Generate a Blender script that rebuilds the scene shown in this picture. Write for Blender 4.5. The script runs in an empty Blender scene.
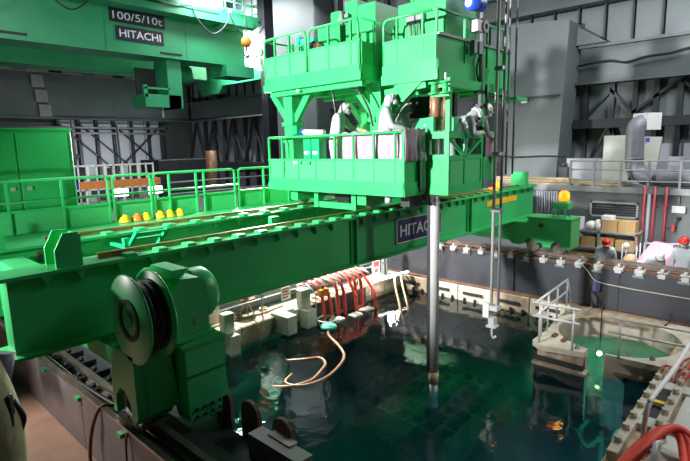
import bpy, bmesh, math, random
from mathutils import Vector, Matrix, noise
random.seed(4)
S = bpy.context.scene
COL = S.collection
PI = math.pi
R = math.radians

# ---------------------------------------------------------------- camera, world, exposure, lights
def make_camera():
    yaw, pitch, roll, fl = R(47.073), R(-9.491), R(-1.333), 499.1
    f = Vector((math.sin(yaw)*math.cos(pitch), math.cos(yaw)*math.cos(pitch), math.sin(pitch)))
    r = Vector((math.cos(yaw), -math.sin(yaw), 0)); u = r.cross(f)
    rr = math.cos(roll)*r + math.sin(roll)*u
    uu = -math.sin(roll)*r + math.cos(roll)*u
    cd = bpy.data.cameras.new('camera'); co = bpy.data.objects.new('camera', cd); COL.objects.link(co)
    cd.sensor_width = 36; cd.sensor_fit = 'HORIZONTAL'; cd.lens = fl/690*36
    cd.clip_start = 0.05; cd.clip_end = 200
    m = Matrix((rr, uu, -f)).transposed().to_4x4(); m.translation = (0, 0, 3.83)
    co.matrix_world = m
    S.camera = co
make_camera()

S.view_settings.view_transform = 'Standard'
S.view_settings.look = 'None'
S.view_settings.gamma = 1
S.view_settings.exposure = 0.0
S.view_settings.use_curve_mapping = False
S.cycles.caustics_reflective = False
S.cycles.caustics_refractive = False
S.cycles.max_bounces = 8
S.cycles.sample_clamp_indirect = 6

w = bpy.data.worlds.new('hall_air'); S.world = w; w.use_nodes = True
w.node_tree.nodes['Background'].inputs[0].default_value = (0.55, 0.62, 0.72, 1)
w.node_tree.nodes['Background'].inputs[1].default_value = 0.06

def area(name, loc, target, size, watts, color=(1, 1, 1), spread=180, sy=None):
    ld = bpy.data.lights.new(name, 'AREA'); ld.energy = watts; ld.color = color
    ld.size = size; ld.spread = R(spread)
    if sy: ld.shape = 'RECTANGLE'; ld.size_y = sy
    o = bpy.data.objects.new(name, ld); COL.objects.link(o); o.location = loc
    o.rotation_euler = (Vector(target)-Vector(loc)).to_track_quat('-Z', 'Y').to_euler()
    return o
def point(name, loc, watts, color=(1, 1, 1), r=0.05):
    ld = bpy.data.lights.new(name, 'POINT'); ld.energy = watts; ld.color = color; ld.shadow_soft_size = r
    o = bpy.data.objects.new(name, ld); COL.objects.link(o); o.location = loc
    return o
def spot(name, loc, target, watts, angle, color=(1, 1, 1), r=.25, blend=.6):
    ld = bpy.data.lights.new(name, 'SPOT'); ld.energy = watts; ld.color = color; ld.spot_size = R(angle); ld.spot_blend = blend; ld.shadow_soft_size = r
    o = bpy.data.objects.new(name, ld); COL.objects.link(o); o.location = loc
    o.rotation_euler = (Vector(target)-Vector(loc)).to_track_quat('-Z', 'Y').to_euler()
    return o
# flood lamps of the hall: one aimed at the trolley from the near left, one along the girders, ceiling lamps, pool edge lamps, added fills
spot('flood_and_fill', (-4.5, 7.2, 6.2), (7.0, 7.0, 4.3), 17000, 44, (1, 1, 0.98))
spot('flood_and_fill', (-1.6, 7.2, 3.0), (6.0, 8.2, 2.5), 700, 70, (1, 1, 0.97), .15)
spot('flood_and_fill', (0.2, 8.8, 3.3), (1.1, 6.0, 0), 720, 90, (1, 0.97, 0.93), .15)
area('ceiling_light', (7, 15, 11.8), (7, 15, 0), 4, 850, (0.95, 0.98, 1))
area('ceiling_light', (15, 1, 9.5), (15.5, 3, 0), 4, 800, (0.94, 0.98, 1))
spot('flood_and_fill', (12.5, -3.5, 6.5), (10.0, 5.2, 2.9), 900, 50, (1, 0.99, 0.97), .3)
spot('flood_and_fill', (8.6, -2.4, 4.6), (9.2, 1.6, -0.5), 420, 62, (1, 0.98, 0.94), .3)  # fill added to brighten the right deck, no fixture behind it
area('gallery_fill', (14.7, 3.2, 2.15), (16.3, 3.4, 0.4), 1.0, 20, (1, 0.98, 0.95), 100)  # unseen fill added to lift the workers below the gallery
area('ceiling_light', (16, 24, 11.8), (18, 24, 0), 3, 1500, (0.95, 0.98, 1))
area('flood_and_fill', (9.5, 12.6, 4.2), (9.5, 10.0, -0.4), 0.5, 1750, (1, 0.98, 0.93))
area('flood_and_fill', (14, 29, 2.4), (14.3, 34.5, 3.2), 1.0, 220, (0.97, 0.98, 1))  # fill added low down to brighten the pale cladding, no lamp stands there
area('flood_and_fill', (5.0, 18.0, 6.5), (10, 28, 8), 0.8, 220, (1, 1, 0.97))

# ---------------------------------------------------------------- materials
def lin(c): return tuple((x/255/12.92 if x/255 <= 0.04045 else ((x/255+0.055)/1.055)**2.4) for x in c)
M = {}
def mat(name, rgb, rough=0.5, metal=0.0, var=0.12, scale=3.0, bump=0.0, bscale=60, emit=None, estr=0, spec=0.5):
    m = bpy.data.materials.new(name); m.use_nodes = True
    nt = m.node_tree; b = nt.nodes['Principled BSDF']
    c = lin(rgb)
    b.inputs['Roughness'].default_value = rough
    b.inputs['Metallic'].default_value = metal
    b.inputs['Specular IOR Level'].default_value = spec
    if var:
        tc = nt.nodes.new('ShaderNodeTexCoord'); n = nt.nodes.new('ShaderNodeTexNoise')
        n.inputs['Scale'].default_value = scale; n.inputs['Detail'].default_value = 5
        rp = nt.nodes.new('ShaderNodeValToRGB')
        rp.color_ramp.elements[0].position = 0.3; rp.color_ramp.elements[1].position = 0.7
        rp.color_ramp.elements[0].color = (*[x*(1-var) for x in c], 1)
        rp.color_ramp.elements[1].color = (*[min(1, x*(1+var)) for x in c], 1)
        nt.links.new(tc.outputs['Object'], n.inputs['Vector']); nt.links.new(n.outputs['Fac'], rp.inputs['Fac'])
        nt.links.new(rp.outputs['Color'], b.inputs['Base Color'])
        if bump:
            n2 = nt.nodes.new('ShaderNodeTexNoise'); n2.inputs['Scale'].default_value = bscale
            bp = nt.nodes.new('ShaderNodeBump'); bp.inputs['Strength'].default_value = bump; bp.inputs['Distance'].default_value = 0.02
            nt.links.new(tc.outputs['Object'], n2.inputs['Vector']); nt.links.new(n2.outputs['Fac'], bp.inputs['Height'])
            nt.links.new(bp.outputs['Normal'], b.inputs['Normal'])
    else:
        b.inputs['Base Color'].default_value = (*c, 1)
    if emit:
        b.inputs['Emission Color'].default_value = (*lin(emit), 1); b.inputs['Emission Strength'].default_value = estr
    M[name] = m
    return m
mat('green', (52, 184, 104), 0.38, var=0.10, scale=1.5)
mat('green_mesh', (64, 190, 112), 0.55, var=0.10, scale=40, bump=0.4, bscale=220)
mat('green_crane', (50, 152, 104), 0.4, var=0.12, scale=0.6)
mat('green_teal', (20, 170, 105), 0.4, var=0.06)
mat('wall_grey', (108, 116, 120), 0.5, var=0.15, scale=0.5)
mat('wall_pale', (165, 168, 178), 0.6, var=0.10, scale=0.5)
mat('wall_dark', (64, 66, 68), 0.55, var=0.2, scale=0.7)
mat('steel_dark', (52, 54, 60), 0.5, 0.3, var=0.2, scale=2)
mat('beam_grey', (88, 95, 97), 0.4, 0.2, var=0.2, scale=0.8)
mat('floor_brown', (150, 116, 98), 0.6, var=0.22, scale=2.2, bump=0.2, bscale=30)
mat('floor_grey', (105, 104, 104), 0.5, var=0.2, scale=1.2)
mat('kerb_steel', (128, 120, 122), 0.38, 0.35, var=0.2, scale=2.5)
mat('kerb_far', (74, 76, 84), 0.4, 0.2, var=0.2, scale=1.0)
mat('rust', (110, 78, 62), 0.7, var=0.35, scale=7)
mat('rail_steel', (165, 150, 142), 0.28, 0.8, var=0.2, scale=6)
mat('bright_steel', (198, 198, 198), 0.38, 0.12, var=0.1, scale=4)
mat('grey_steel', (140, 142, 146), 0.4, 0.15, var=0.15, scale=4)
mat('concrete', (196, 188, 170), 0.75, var=0.18, scale=5, bump=0.3, bscale=40)
mat('concrete_dirty', (168, 150, 128), 0.8, var=0.35, scale=6, bump=0.4, bscale=40)
mat('concrete_grey', (192, 188, 178), 0.8, var=0.2, scale=4, bump=0.3)
mat('black', (16, 16, 18), 0.5, var=0.2)
mat('black_rubber', (24, 18, 18), 0.55, var=0.3, scale=12)
mat('dark_grey', (45, 46, 50), 0.5, var=0.15)
mat('navy', (34, 38, 100), 0.45, var=0.05)
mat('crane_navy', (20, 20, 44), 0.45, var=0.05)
mat('letter', (225, 228, 232), 0.5, var=0.04)
mat('white', (226, 226, 226), 0.6, var=0.05)
mat('suit', (172, 180, 184), 0.75, var=0.05, scale=8, bump=0.5, bscale=22)
mat('suit_cream', (204, 204, 158), 0.8, var=0.08, scale=8, bump=0.5, bscale=18)
mat('glove', (226, 216, 158), 0.6, var=0.08)
mat('cuff_yellow', (205, 232, 70), 0.6, var=0.05)
mat('skin', (196, 150, 124), 0.6, var=0.05)
mat('mask', (188, 190, 196), 0.5, var=0.05)
mat('goggle', (60, 64, 72), 0.2, var=0.05)
mat('helmet_white', (236, 236, 236), 0.35, var=0.03)
mat('helmet_red', (205, 52, 44), 0.35, var=0.05)
mat('helmet_yellow', (236, 208, 40), 0.35, var=0.06)
mat('helmet_orange', (232, 130, 50), 0.35, var=0.06)
mat('pink', (172, 140, 160), 0.6, var=0.06, scale=4)
mat('pink_deep', (222, 160, 190), 0.5, var=0.1, scale=3)
mat('red_hose', (226, 70, 48), 0.5, var=0.12, scale=6, bump=0.3, bscale=90)
mat('red_pipe', (170, 62, 70), 0.45, var=0.12)
mat('red', (205, 45, 40), 0.5, var=0.08)
mat('orange', (236, 136, 30), 0.5, var=0.1)
mat('orange_board', (214, 130, 60), 0.55, var=0.1)
mat('yellow', (230, 200, 50), 0.5, var=0.08)
mat('blue', (40, 80, 190), 0.45, var=0.08)
mat('cyan_case', (60, 210, 170), 0.45, var=0.05)
mat('copper', (150, 112, 84), 0.45, 0.4, var=0.2, scale=8)
mat('tan', (176, 152, 118), 0.5, var=0.15, scale=6)
mat('cardboard', (176, 146, 98), 0.8, var=0.1)
mat('timber', (190, 172, 140), 0.75, var=0.2, scale=5)
mat('duct', (120, 122, 132), 0.5, 0.1, var=0.12, scale=3, bump=0.6, bscale=9)
mat('cream_board', (188, 190, 182), 0.6, var=0.08)
mat('lamp_glow', (255, 255, 255), 0.4, var=0, emit=(255, 255, 252), estr=9)
mat('beacon_glow', (255, 120, 20), 0.4, var=0, emit=(255, 128, 18), estr=2.2)
mat('underwater_glow', (230, 255, 190), 0.4, var=0, emit=(230, 255, 200), estr=10)
mat('rail_top', (176, 132, 96), 0.35, 0.6, var=0.25, scale=8)
mat('yellow_strip', (246, 190, 30), 0.4, var=0.12, scale=5)
mat('fishnet_teal', (80, 190, 160), 0.5, var=0.15)
mat('pool_wall', (70, 110, 100), 0.7, var=0.3, scale=1.4)
mat('rack_green', (46, 92, 70), 0.6, var=0.35, scale=4)

def water_mat():
    m = bpy.data.materials.new('pool_water'); m.use_nodes = True; nt = m.node_tree
    b = nt.nodes['Principled BSDF']
    b.inputs['Base Color'].default_value = (0.9, 1, 0.97, 1)
    b.inputs['Roughness'].default_value = 0.02; b.inputs['IOR'].default_value = 1.33
    b.inputs['Transmission Weight'].default_value = 1
    va = nt.nodes.new('ShaderNodeVolumeAbsorption')
    va.inputs['Color'].default_value = (0.16, 0.78, 0.80, 1); va.inputs['Density'].default_value = 0.34
    vs_ = nt.nodes.new('ShaderNodeVolumeScatter'); vs_.inputs['Color'].default_value = (0.30, 0.85, 0.95, 1); vs_.inputs['Density'].default_value = 0.03
    ads = nt.nodes.new('ShaderNodeAddShader'); nt.links.new(va.outputs[0], ads.inputs[0]); nt.links.new(vs_.outputs[0], ads.inputs[1])
    nt.links.new(ads.outputs[0], nt.nodes['Material Output'].inputs['Volume'])
    tc = nt.nodes.new('ShaderNodeTexCoord')
    n1 = nt.nodes.new('ShaderNodeTexNoise'); n1.inputs['Scale'].default_value = 1.6; n1.inputs['Detail'].default_value = 3
    n2 = nt.nodes.new('ShaderNodeTexNoise'); n2.inputs['Scale'].default_value = 9
    ad = nt.nodes.new('ShaderNodeMath'); ad.operation = 'MULTIPLY_ADD'; ad.inputs[1].default_value = 0.12
    bp = nt.nodes.new('ShaderNodeBump'); bp.inputs['Strength'].default_value = 0.22; bp.inputs['Distance'].default_value = 0.06
    nt.links.new(tc.outputs['Object'], n1.inputs['Vector']); nt.links.new(tc.outputs['Object'], n2.inputs['Vector'])
    nt.links.new(n2.outputs['Fac'], ad.inputs[0]); nt.links.new(n1.outputs['Fac'], ad.inputs[2])
    nt.links.new(ad.outputs[0], bp.inputs['Height']); nt.links.new(bp.outputs['Normal'], b.inputs['Normal'])
    M['water'] = m
water_mat()

# ---------------------------------------------------------------- object helpers
ORG = {}          # world origin of every object (its parts are built in world coordinates)
def tag(o, label=None, cat=None, group=None, kind=None):
    if label: o['label'] = label
    if cat: o['category'] = cat
    if group: o['group'] = group
    if kind: o['kind'] = kind
    return o
def thing(name, label, cat, loc, group=None, kind=None):
    o = bpy.data.objects.new(name, None); COL.objects.link(o); o.location = loc
    o.empty_display_size = 0.2
    ORG[o] = Vector(loc)
    return tag(o, label, cat, group, kind)
def link_mesh(name, me, parent=None, origin=None):
    o = bpy.data.objects.new(name, me); COL.objects.link(o)
    if parent is not None:
        o.parent = parent; ORG[o] = ORG[parent]
    else:
        ORG[o] = Vector(origin or (0, 0, 0)); o.location = ORG[o]
    return o

class MB:
    """collects shapes in world coordinates and links them as one mesh object"""
    def __init__(s): s.v = []; s.f = []; s.sm = []
    def add(s, vs, fs, smooth=False):
        n = len(s.v); s.v += [Vector(p) for p in vs]
        s.f += [[i+n for i in f] for f in fs]; s.sm += [smooth]*len(fs); return s
    def box(s, x0, x1, y0, y1, z0, z1, ch=0.0):
        x0, x1 = sorted((x0, x1)); y0, y1 = sorted((y0, y1)); z0, z1 = sorted((z0, z1))
        if ch and min(x1-x0, y1-y0, z1-z0) > 2.2*ch:      # chamfered long edges round z and top
            vs = []
            for z, i in ((z0, 0), (z1-ch, 0), (z1, ch)):
                a, b, c, d = x0+i, x1-i, y0+i, y1-i
                vs += [(a+ch, c, z), (b-ch, c, z), (b, c+ch, z), (b, d-ch, z), (b-ch, d, z), (a+ch, d, z), (a, d-ch, z), (a, c+ch, z)]
            fs = [list(range(7, -1, -1)), list(range(16, 24))]
            for l in (0, 8):
                for k in range(8): fs.append([l+k, l+(k+1) % 8, l+8+(k+1) % 8, l+8+k])
            return s.add(vs, fs)
        return s.add([(x0, y0, z0), (x1, y0, z0), (x1, y1, z0), (x0, y1, z0), (x0, y0, z1), (x1, y0, z1), (x1, y1, z1), (x0, y1, z1)],
                     [[3, 2, 1, 0], [4, 5, 6, 7], [0, 1, 5, 4], [1, 2, 6, 5], [2, 3, 7, 6], [3, 0, 4, 7]])
    def obox(s, c, sx, sy, sz, rz=0, ry=0, rx=0):
        m = Matrix.Translation(c) @ Matrix.Rotation(rz, 4, 'Z') @ Matrix.Rotation(ry, 4, 'Y') @ Matrix.Rotation(rx, 4, 'X')
        vs = [m @ Vector((x*sx/2, y*sy/2, z*sz/2)) for z in (-1, 1) for x, y in ((-1, -1), (1, -1), (1, 1), (-1, 1))]
        return s.add(vs, [[3, 2, 1, 0], [4, 5, 6, 7], [0, 1, 5, 4], [1, 2, 6, 5], [2, 3, 7, 6], [3, 0, 4, 7]])
    def prism(s, poly, axis, a, b):
        """poly of 2D points in the two other axes (x,y / x,z / y,z), extruded along axis from a to b"""
        def P(p, t): return {'z': (p[0], p[1], t), 'y': (p[0], t, p[1]), 'x': (t, p[0], p[1])}[axis]
        n = len(poly)
        vs = [P(p, a) for p in poly]+[P(p, b) for p in poly]
        return s.add(vs, [list(range(n)), list(range(2*n-1, n-1, -1))]+[[i, i+n, (i+1) % n+n, (i+1) % n] for i in range(n)])
    def bar(s, p, q, wd, dp=None, up=(0, 0, 1)):
        """square bar from p to q"""
        p, q = Vector(p), Vector(q); d = (q-p).normalized(); dp = dp or wd
        u = Vector(up)
        if abs(d.dot(u)) > 0.95: u = Vector((1, 0, 0))
        a = d.cross(u).normalized()*wd/2; b = a.cross(d).normalized()*dp/2
        vs = [t+i*a+j*b for t in (p, q) for i, j in ((-1, -1), (1, -1), (1, 1), (-1, 1))]
        return s.add(vs, [[3, 2, 1, 0], [4, 5, 6, 7], [0, 1, 5, 4], [1, 2, 6, 5], [2, 3, 7, 6], [3, 0, 4, 7]])
    def tube(s, path, r, n=8, cap=True):
        pts = [Vector(p) for p in path]; m = len(pts); rs = r if isinstance(r, (list, tuple)) else [r]*m
        vs = []; fs = []; ref = None
        for i, p in enumerate(pts):
            t = (pts[min(i+1, m-1)]-pts[max(i-1, 0)]).normalized()
            if ref is None or abs(ref.dot(t)) > 0.98:
                ref = Vector((0, 0, 1)) if abs(t.z) < 0.9 else Vector((1, 0, 0))
            a = (ref-t*ref.dot(t)).normalized(); ref = a; b = t.cross(a)
            for k in range(n):
                an = 2*PI*k/n; vs.append(p+(a*math.cos(an)+b*math.sin(an))*rs[i])
        for i in range(m-1):
            for k in range(n): fs.append([i*n+k, i*n+(k+1) % n, (i+1)*n+(k+1) % n, (i+1)*n+k])
        s.add(vs, fs, True)
        if cap:
            L = len(s.v)-len(vs)
            s.f += [[L+k for k in range(n-1, -1, -1)], [L+(m-1)*n+k for k in range(n)]]; s.sm += [False, False]
        return s
    def cyl(s, p, q, r, n=16, r2=None): return s.tube([p, q], [r, r if r2 is None else r2], n)
    def ring(s, c, axis, r0, r1, t, n=40):
        """flat annulus (r0 < r1) of thickness t whose axis is x, y or z"""
        def P(rad, an, h):
            a, b = rad*math.cos(an), rad*math.sin(an)
            return Vector(c)+Vector({'x': (h, a, b), 'y': (a, h, b), 'z': (a, b, h)}[axis])
        vs = []; fs = []
        for k in range(n):
            an = 2*PI*k/n
            vs += [P(r0, an, -t/2), P(r1, an, -t/2), P(r1, an, t/2), P(r0, an, t/2)]
        for k in range(n):
            a, b = 4*k, 4*((k+1) % n)
            for e in range(4): fs.append([a+e, a+(e+1) % 4, b+(e+1) % 4, b+e])
        return s.add(vs, fs)
    def lathe(s, c, prof, n=16, axis='z'):
        vs = []; fs = []; m = len(prof)
        for r_, h in prof:
            for k in range(n):
                a, b = r_*math.cos(2*PI*k/n), r_*math.sin(2*PI*k/n)
                vs.append(Vector(c)+Vector({'z': (a, b, h), 'x': (h, a, b), 'y': (a, h, b)}[axis]))
        for i in range(m-1):
            for k in range(n): fs.append([i*n+k, i*n+(k+1) % n, (i+1)*n+(k+1) % n, (i+1)*n+k])
        return s.add(vs, fs, True)
    def ball(s, c, rx, ry=None, rz=None, n=14, m=8, rot=None, lo=-1.0):
        ry = ry or rx; rz = rz or rx
        vs = []; fs = []; T = rot or Matrix.Identity(3)
        for i in range(m+1):
            ph = math.asin(max(-1, min(1, lo+(1-lo)*0)))+(PI/2-math.asin(lo))*i/m
            for k in range(n):
                th = 2*PI*k/n
                vs.append(Vector(c)+T @ Vector((rx*math.cos(ph)*math.cos(th), ry*math.cos(ph)*math.sin(th), rz*math.sin(ph))))
        for i in range(m):
            for k in range(n): fs.append([i*n+k, i*n+(k+1) % n, (i+1)*n+(k+1) % n, (i+1)*n+k])
        return s.add(vs, fs, True)
    def mesh(s, name, m, org):
        me = bpy.data.meshes.new(name)
        me.from_pydata([p-org for p in s.v], [], s.f)
        for p, sm in zip(me.polygons, s.sm): p.use_smooth = sm
        me.materials.append(M[m] if isinstance(m, str) else m)
        bm = bmesh.new(); bm.from_mesh(me); bmesh.ops.remove_doubles(bm, verts=bm.verts, dist=1e-5)
        bmesh.ops.recalc_face_normals(bm, faces=bm.faces); bm.to_mesh(me); bm.free()
        return me
    def build(s, name, m, parent=None, label=None, cat=None, group=None, kind=None, origin=None):
        if parent is not None: org = ORG[parent]
        elif origin is not None: org = Vector(origin)
        else:
            lo = [min(p[i] for p in s.v) for i in range(3)]; hi = [max(p[i] for p in s.v) for i in range(3)]
            org = Vector(((lo[0]+hi[0])/2, (lo[1]+hi[1])/2, lo[2]))
        o = link_mesh(name, s.mesh(name, m, org), parent, org)
        return tag(o, label, cat, group, kind)

def repeat(src, offsets, name=None):
    """copies of a part (same mesh data) under the same parent, moved by offsets"""
    out = []
    for d in offsets:
        c = src.copy(); COL.objects.link(c); c.location = src.location+Vector(d); out.append(c)
    return out
def copy_tree(o, parent=None):
    c = o.copy(); COL.objects.link(c)
    if parent is not None: c.parent = parent
    ORG[c] = ORG.get(o, Vector((0, 0, 0)))
    for ch in list(o.children): copy_tree(ch, c)
    return c
def clones(src, locs, labels=None):
    out = []
    for i, l in enumerate(locs):
        c = copy_tree(src); c.location = l; ORG[c] = Vector(l)
        if labels: c['label'] = labels[i]
        out.append(c)
    return out
def arc(c, r, a0, a1, n, ax):
    """points of an arc about c; ax gives two unit vectors"""
    u, v = Vector(ax[0]), Vector(ax[1])
    return [Vector(c)+(u*math.cos(a0+(a1-a0)*i/n)+v*math.sin(a0+(a1-a0)*i/n))*r for i in range(n+1)]
def bez(pts, n=8):
    """Catmull-Rom through points"""
    P = [Vector(p) for p in pts]; P = [2*P[0]-P[1]]+P+[2*P[-1]-P[-2]]; out = []
    for i in range(1, len(P)-2):
        for k in range(n):
            t = k/n; a, b, c, d = P[i-1:i+3]
            out.append(0.5*((2*b)+(c-a)*t+(2*a-5*b+4*c-d)*t*t+(3*b-a-3*c+d)*t**3))
    out.append(P[-2]); return out
def text_part(txt, name, parent, m, center, width, height, xdir, ydir, bold=0.0, depth=0.006, squeeze=None):
    cu = bpy.data.curves.new('letters', 'FONT'); cu.body = txt; cu.size = 1; cu.offset = bold; cu.extrude = 0.0
    cu.align_x = 'LEFT'; cu.resolution_u = 3
    to = bpy.data.objects.new('letters', cu); COL.objects.link(to)
    dg = bpy.context.evaluated_depsgraph_get()
    me = bpy.data.meshes.new_from_object(to.evaluated_get(dg))
    bpy.data.objects.remove(to); bpy.data.curves.remove(cu)
    xs = [v.co.x for v in me.vertices]; ys = [v.co.y for v in me.vertices]
    x0, x1, y0, y1 = min(xs), max(xs), min(ys), max(ys)
    X, Y = Vector(xdir), Vector(ydir); N = X.cross(Y); org = ORG[parent]
    for v in me.vertices:
        p = Vector(center)+X*((v.co.x-x0)/(x1-x0)-0.5)*width+Y*((v.co.y-y0)/(y1-y0)-0.5)*height+N*depth
        v.co = p-org
    me.materials.clear(); me.materials.append(M[m])
    o = link_mesh(name, me, parent)
    return o


# ---------------------------------------------------------------- the setting
def struct(o): o['kind'] = 'structure'; return o
def st_root(name, loc): return thing(name, None, None, loc, kind='structure')
HX0, HX1, HY0, HY1 = 3.3, 13.5, 1.72, 9.9      # pool opening
WATER = -0.92
struct(MB().box(-7, 2.04, -6, 34.6, -0.3, 0).build('floor', 'floor_brown', origin=(0, 0, 0)))
struct(MB().box(2.62, 16.8, HY1, 34.6, -6.4, -0.5).build('floor', 'floor_grey'))
struct(MB().box(2.62, 16.8, -6, HY1*0+HY0, -6.4, -0.5).build('floor', 'concrete_dirty'))
struct(MB().box(HX1, 16.8, HY0, HY1, -6.4, -0.5).build('floor', 'floor_grey'))
struct(MB().box(2.62, HX0, HY0, HY1, -6.4, -0.5).build('floor', 'concrete_grey'))
struct(MB().box(HX0, HX1, HY0, HY1, -6.6, -6.4).build('floor', 'pool_wall'))
struct(MB().box(HX0, HX1, HY1-0.03, HY1, -6.4, -0.8).build('wall_left', 'pool_wall'))
struct(MB().box(HX0, HX1, HY0, HY0+0.03, -6.4, -0.8).build('wall_right', 'pool_wall'))
struct(MB().box(HX1-0.03, HX1, HY0+.03, HY1-.03, -6.4, -1.05).build('wall_far', 'pool_wall'))
struct(MB().box(HX0, HX0+0.03, HY0+.03, HY1-.03, -6.4, -0.8).build('wall_near', 'pool_wall'))
# raised equipment deck at the back left
struct(MB().box(3.6, 16, 17.5, 34.6, -0.5, 1.5).build('floor', 'floor_grey'))
struct(MB().box(-7, 21, -6, 35, 13, 13.3).build('ceiling', 'wall_dark'))

struct(MB().box(-7.3, -7, -6, 34.6, -.5, 13).build('wall_near', 'wall_grey'))
struct(MB().box(-7, 21, -6.3, -6, -.5, 13).build('wall_back', 'wall_grey'))
# left hall wall (far left): dark wall, runway girder with splice plates, pale cladding with posts and bracing below
WL = st_root('wall_left', (10, 34.6, 0))
MB().box(-7, 20.5, 34.6, 34.9, -0.5, 13).build('wall', 'wall_dark', WL)
b = MB().box(-2, 20.0, 34.12, 34.2, 6.0, 8.5); b.box(-2, 20, 33.95, 34.4, 5.92, 6.02); b.box(-2, 20, 33.95, 34.4, 8.5, 8.6)
b.build('runway_girder', 'beam_grey', WL)
p = MB().box(9.85, 10.5, 33.98, 34.1, 7.75, 8.45).build('splice_plate', 'grey_steel', WL)
repeat(p, [(0.13, 0, -0.85), (0.25, 0, -1.7)])
MB().box(-2, 18, 34.2, 34.4, 8.62, 9.1).build('cable_duct', 'cream_board', WL)
for k in range(9): MB().box(1.4+k*1.9, 2.1+k*1.9, 34.1, 34.2, 8.68, 8.95).build('junction_box', 'dark_grey' if k % 2 else 'grey_steel', WL)
for k in range(6):
    MB().box(11.1+k*1.12, 12.16+k*1.12, 34.5, 34.6, 2.4, 5.9).build('cladding_panel', 'wall_pale', WL)
for x in (11.1, 12.3, 13.4, 14.5, 15.7, 16.9, 17.9): MB().box(x-.09, x+.09, 34.25, 34.45, -.5, 5.9).build('wall_post', 'steel_dark', WL)
for a, c in (((11.2, 5.6), (14.4, 2.6)), ((14.5, 2.6), (17.8, 5.6)), ((14.5, 5.6), (17.8, 2.6)), ((11.2, 2.6), (12.2, 3.7)), ((12.4, 5.6), (17, 1.4))):
    MB().bar((a[0], 34.3, a[1]), (c[0], 34.3, c[1]), .1).build('wall_brace', 'steel_dark', WL)
for z in (5.1, 5.45): MB().tube([(8, 34, z), (18, 33.9, z-.05)], .07).build('wall_pipe', 'grey_steel', WL)

# right hall wall: cladding, crane runway girder, ribbed strip, posts, bracing
WR = st_root('wall_right', (20.5, 12, 0))
MB().box(20.5, 20.8, -5, 34.6, 2.3, 13).build('wall', 'wall_grey', WR)
b = MB().box(20.1, 20.16, -5, 34, 5.95, 7.2); b.box(19.85, 20.45, -5, 34, 5.88, 5.97); b.box(19.85, 20.45, -5, 34, 7.15, 7.25)
b.build('runway_girder', 'beam_grey', WR)
p = MB().box(20.3, 20.4, -4.9, -4.1, 7.28, 8.62).build('ribbed_panel', 'wall_grey', WR)
repeat(p, [(0, .9*k, 0) for k in range(1, 43)])
p = MB().box(20.2, 20.42, -4.06, -4.0, 7.25, 8.66).build('rib', 'steel_dark', WR)
repeat(p, [(0, .9*k, 0) for k in range(1, 43)])
b = MB().box(19.7, 20.45, -5, 34, 8.66, 8.8); b.box(20.0, 20.1, -5, 34, 8.8, 9.5); b.box(19.8, 20.45, -5, 34, 9.5, 9.6)
b.build('eaves_beam', 'beam_grey', WR)
p = MB().box(20.42, 20.5, 8.0, 9.5, 9.62, 12.9).build('cladding_panel', 'wall_pale', WR)
repeat(p, [(0, 1.55*k, 0) for k in range(1, 8)])
p = MB().box(20.2, 20.42, 7.9, 8.08, 9.6, 12.95).build('wall_post', 'steel_dark', WR)
repeat(p, [(0, 1.55*k, 0) for k in range(1, 9)])
for y in (9.5, 12.6, 15.7): MB().bar((20.25, y, 9.7), (20.25, y+1.5, 12.7), .1).build('wall_brace', 'steel_dark', WR)
for y in (2.1, 3.4, 4.1, 4.75, 5.5, 6.4): MB().box(20.25, 20.45, y-.08, y+.08, 2.5, 5.9).build('wall_post', 'steel_dark', WR)
for (y0, z0, y1, z1) in ((5.6, 5.7, 4.8, 4.8), (4.8, 4.8, 3.5, 5.8), (6.3, 4.8, 5.6, 5.6), (3.4, 5.8, 2.3, 4.8), (6.3, 2.8, 5.6, 4.3), (5.5, 4.3, 4.9, 2.8)):
    MB().bar((20.3, y0, z0), (20.3, y1, z1), .1).build('wall_brace', 'steel_dark', WR)
MB().box(19.95, 20.4, -4, 6.7, 4.3, 4.62).build('cross_beam', 'steel_dark', WR)
for y in (2.3, 3.3, 4.7): MB().box(20.4, 20.49, y, y+.9, 2.5, 3.7).build('wall_panel', 'wall_pale', WR)
for k in range(11):      # far lattice bay under the runway girder
    y = 20.5+k*1.2
    MB().box(20.2, 20.4, y-.1, y+.1, 1.2, 5.9).build('wall_post', 'steel_dark', WR)
for k in range(6):
    y = 21+k*2.3
    MB().bar((20.2, y, 3.0), (20.2, y+1.1, 5.8), .1).build('wall_brace', 'steel_dark', WR)
    MB().bar((20.2, y+1.1, 5.8), (20.2, y+2.2, 3.0), .1).build('wall_brace', 'steel_dark', WR)
MB().box(20.0, 20.4, 9, 34, 2.5, 3.0).build('cross_beam', 'steel_dark', WR)
MB().box(20.3, 20.49, 9.3, 19, 2.6, 5.9).build('lower_cladding', 'wall_dark', WR)

# boxed columns
c1 = struct(MB().prism([(6.83, 2.42), (8.9, 2.42), (8.9, 8.2), (6.83, 8.05), (6.6, 8.0)], 'x', 18.8, 20.1).build('trim_1', 'wall_grey'))
MB().prism([(5.6, 7.25), (6.83, 7.25), (6.83, 8.05)], 'x', 19.6, 20.1).build('sloped_cover', 'beam_grey', c1)
MB().box(18.7, 18.8, 6.83, 8.9, 5.45, 5.52).build('cable_tray', 'dark_grey', c1)
MB().box(18.68, 18.8, 8.0, 8.2, 5.3, 5.5).build('sensor_box', 'white', c1)
struct(MB().box(18.9, 20.3, 19.4, 22.7, -.5, 13, 0.05).build('trim_2', 'wall_grey'))
struct(MB().box(19.2, 20.3, 23.8, 24.4, -.5, 13).build('trim_2', 'steel_dark'))

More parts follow.
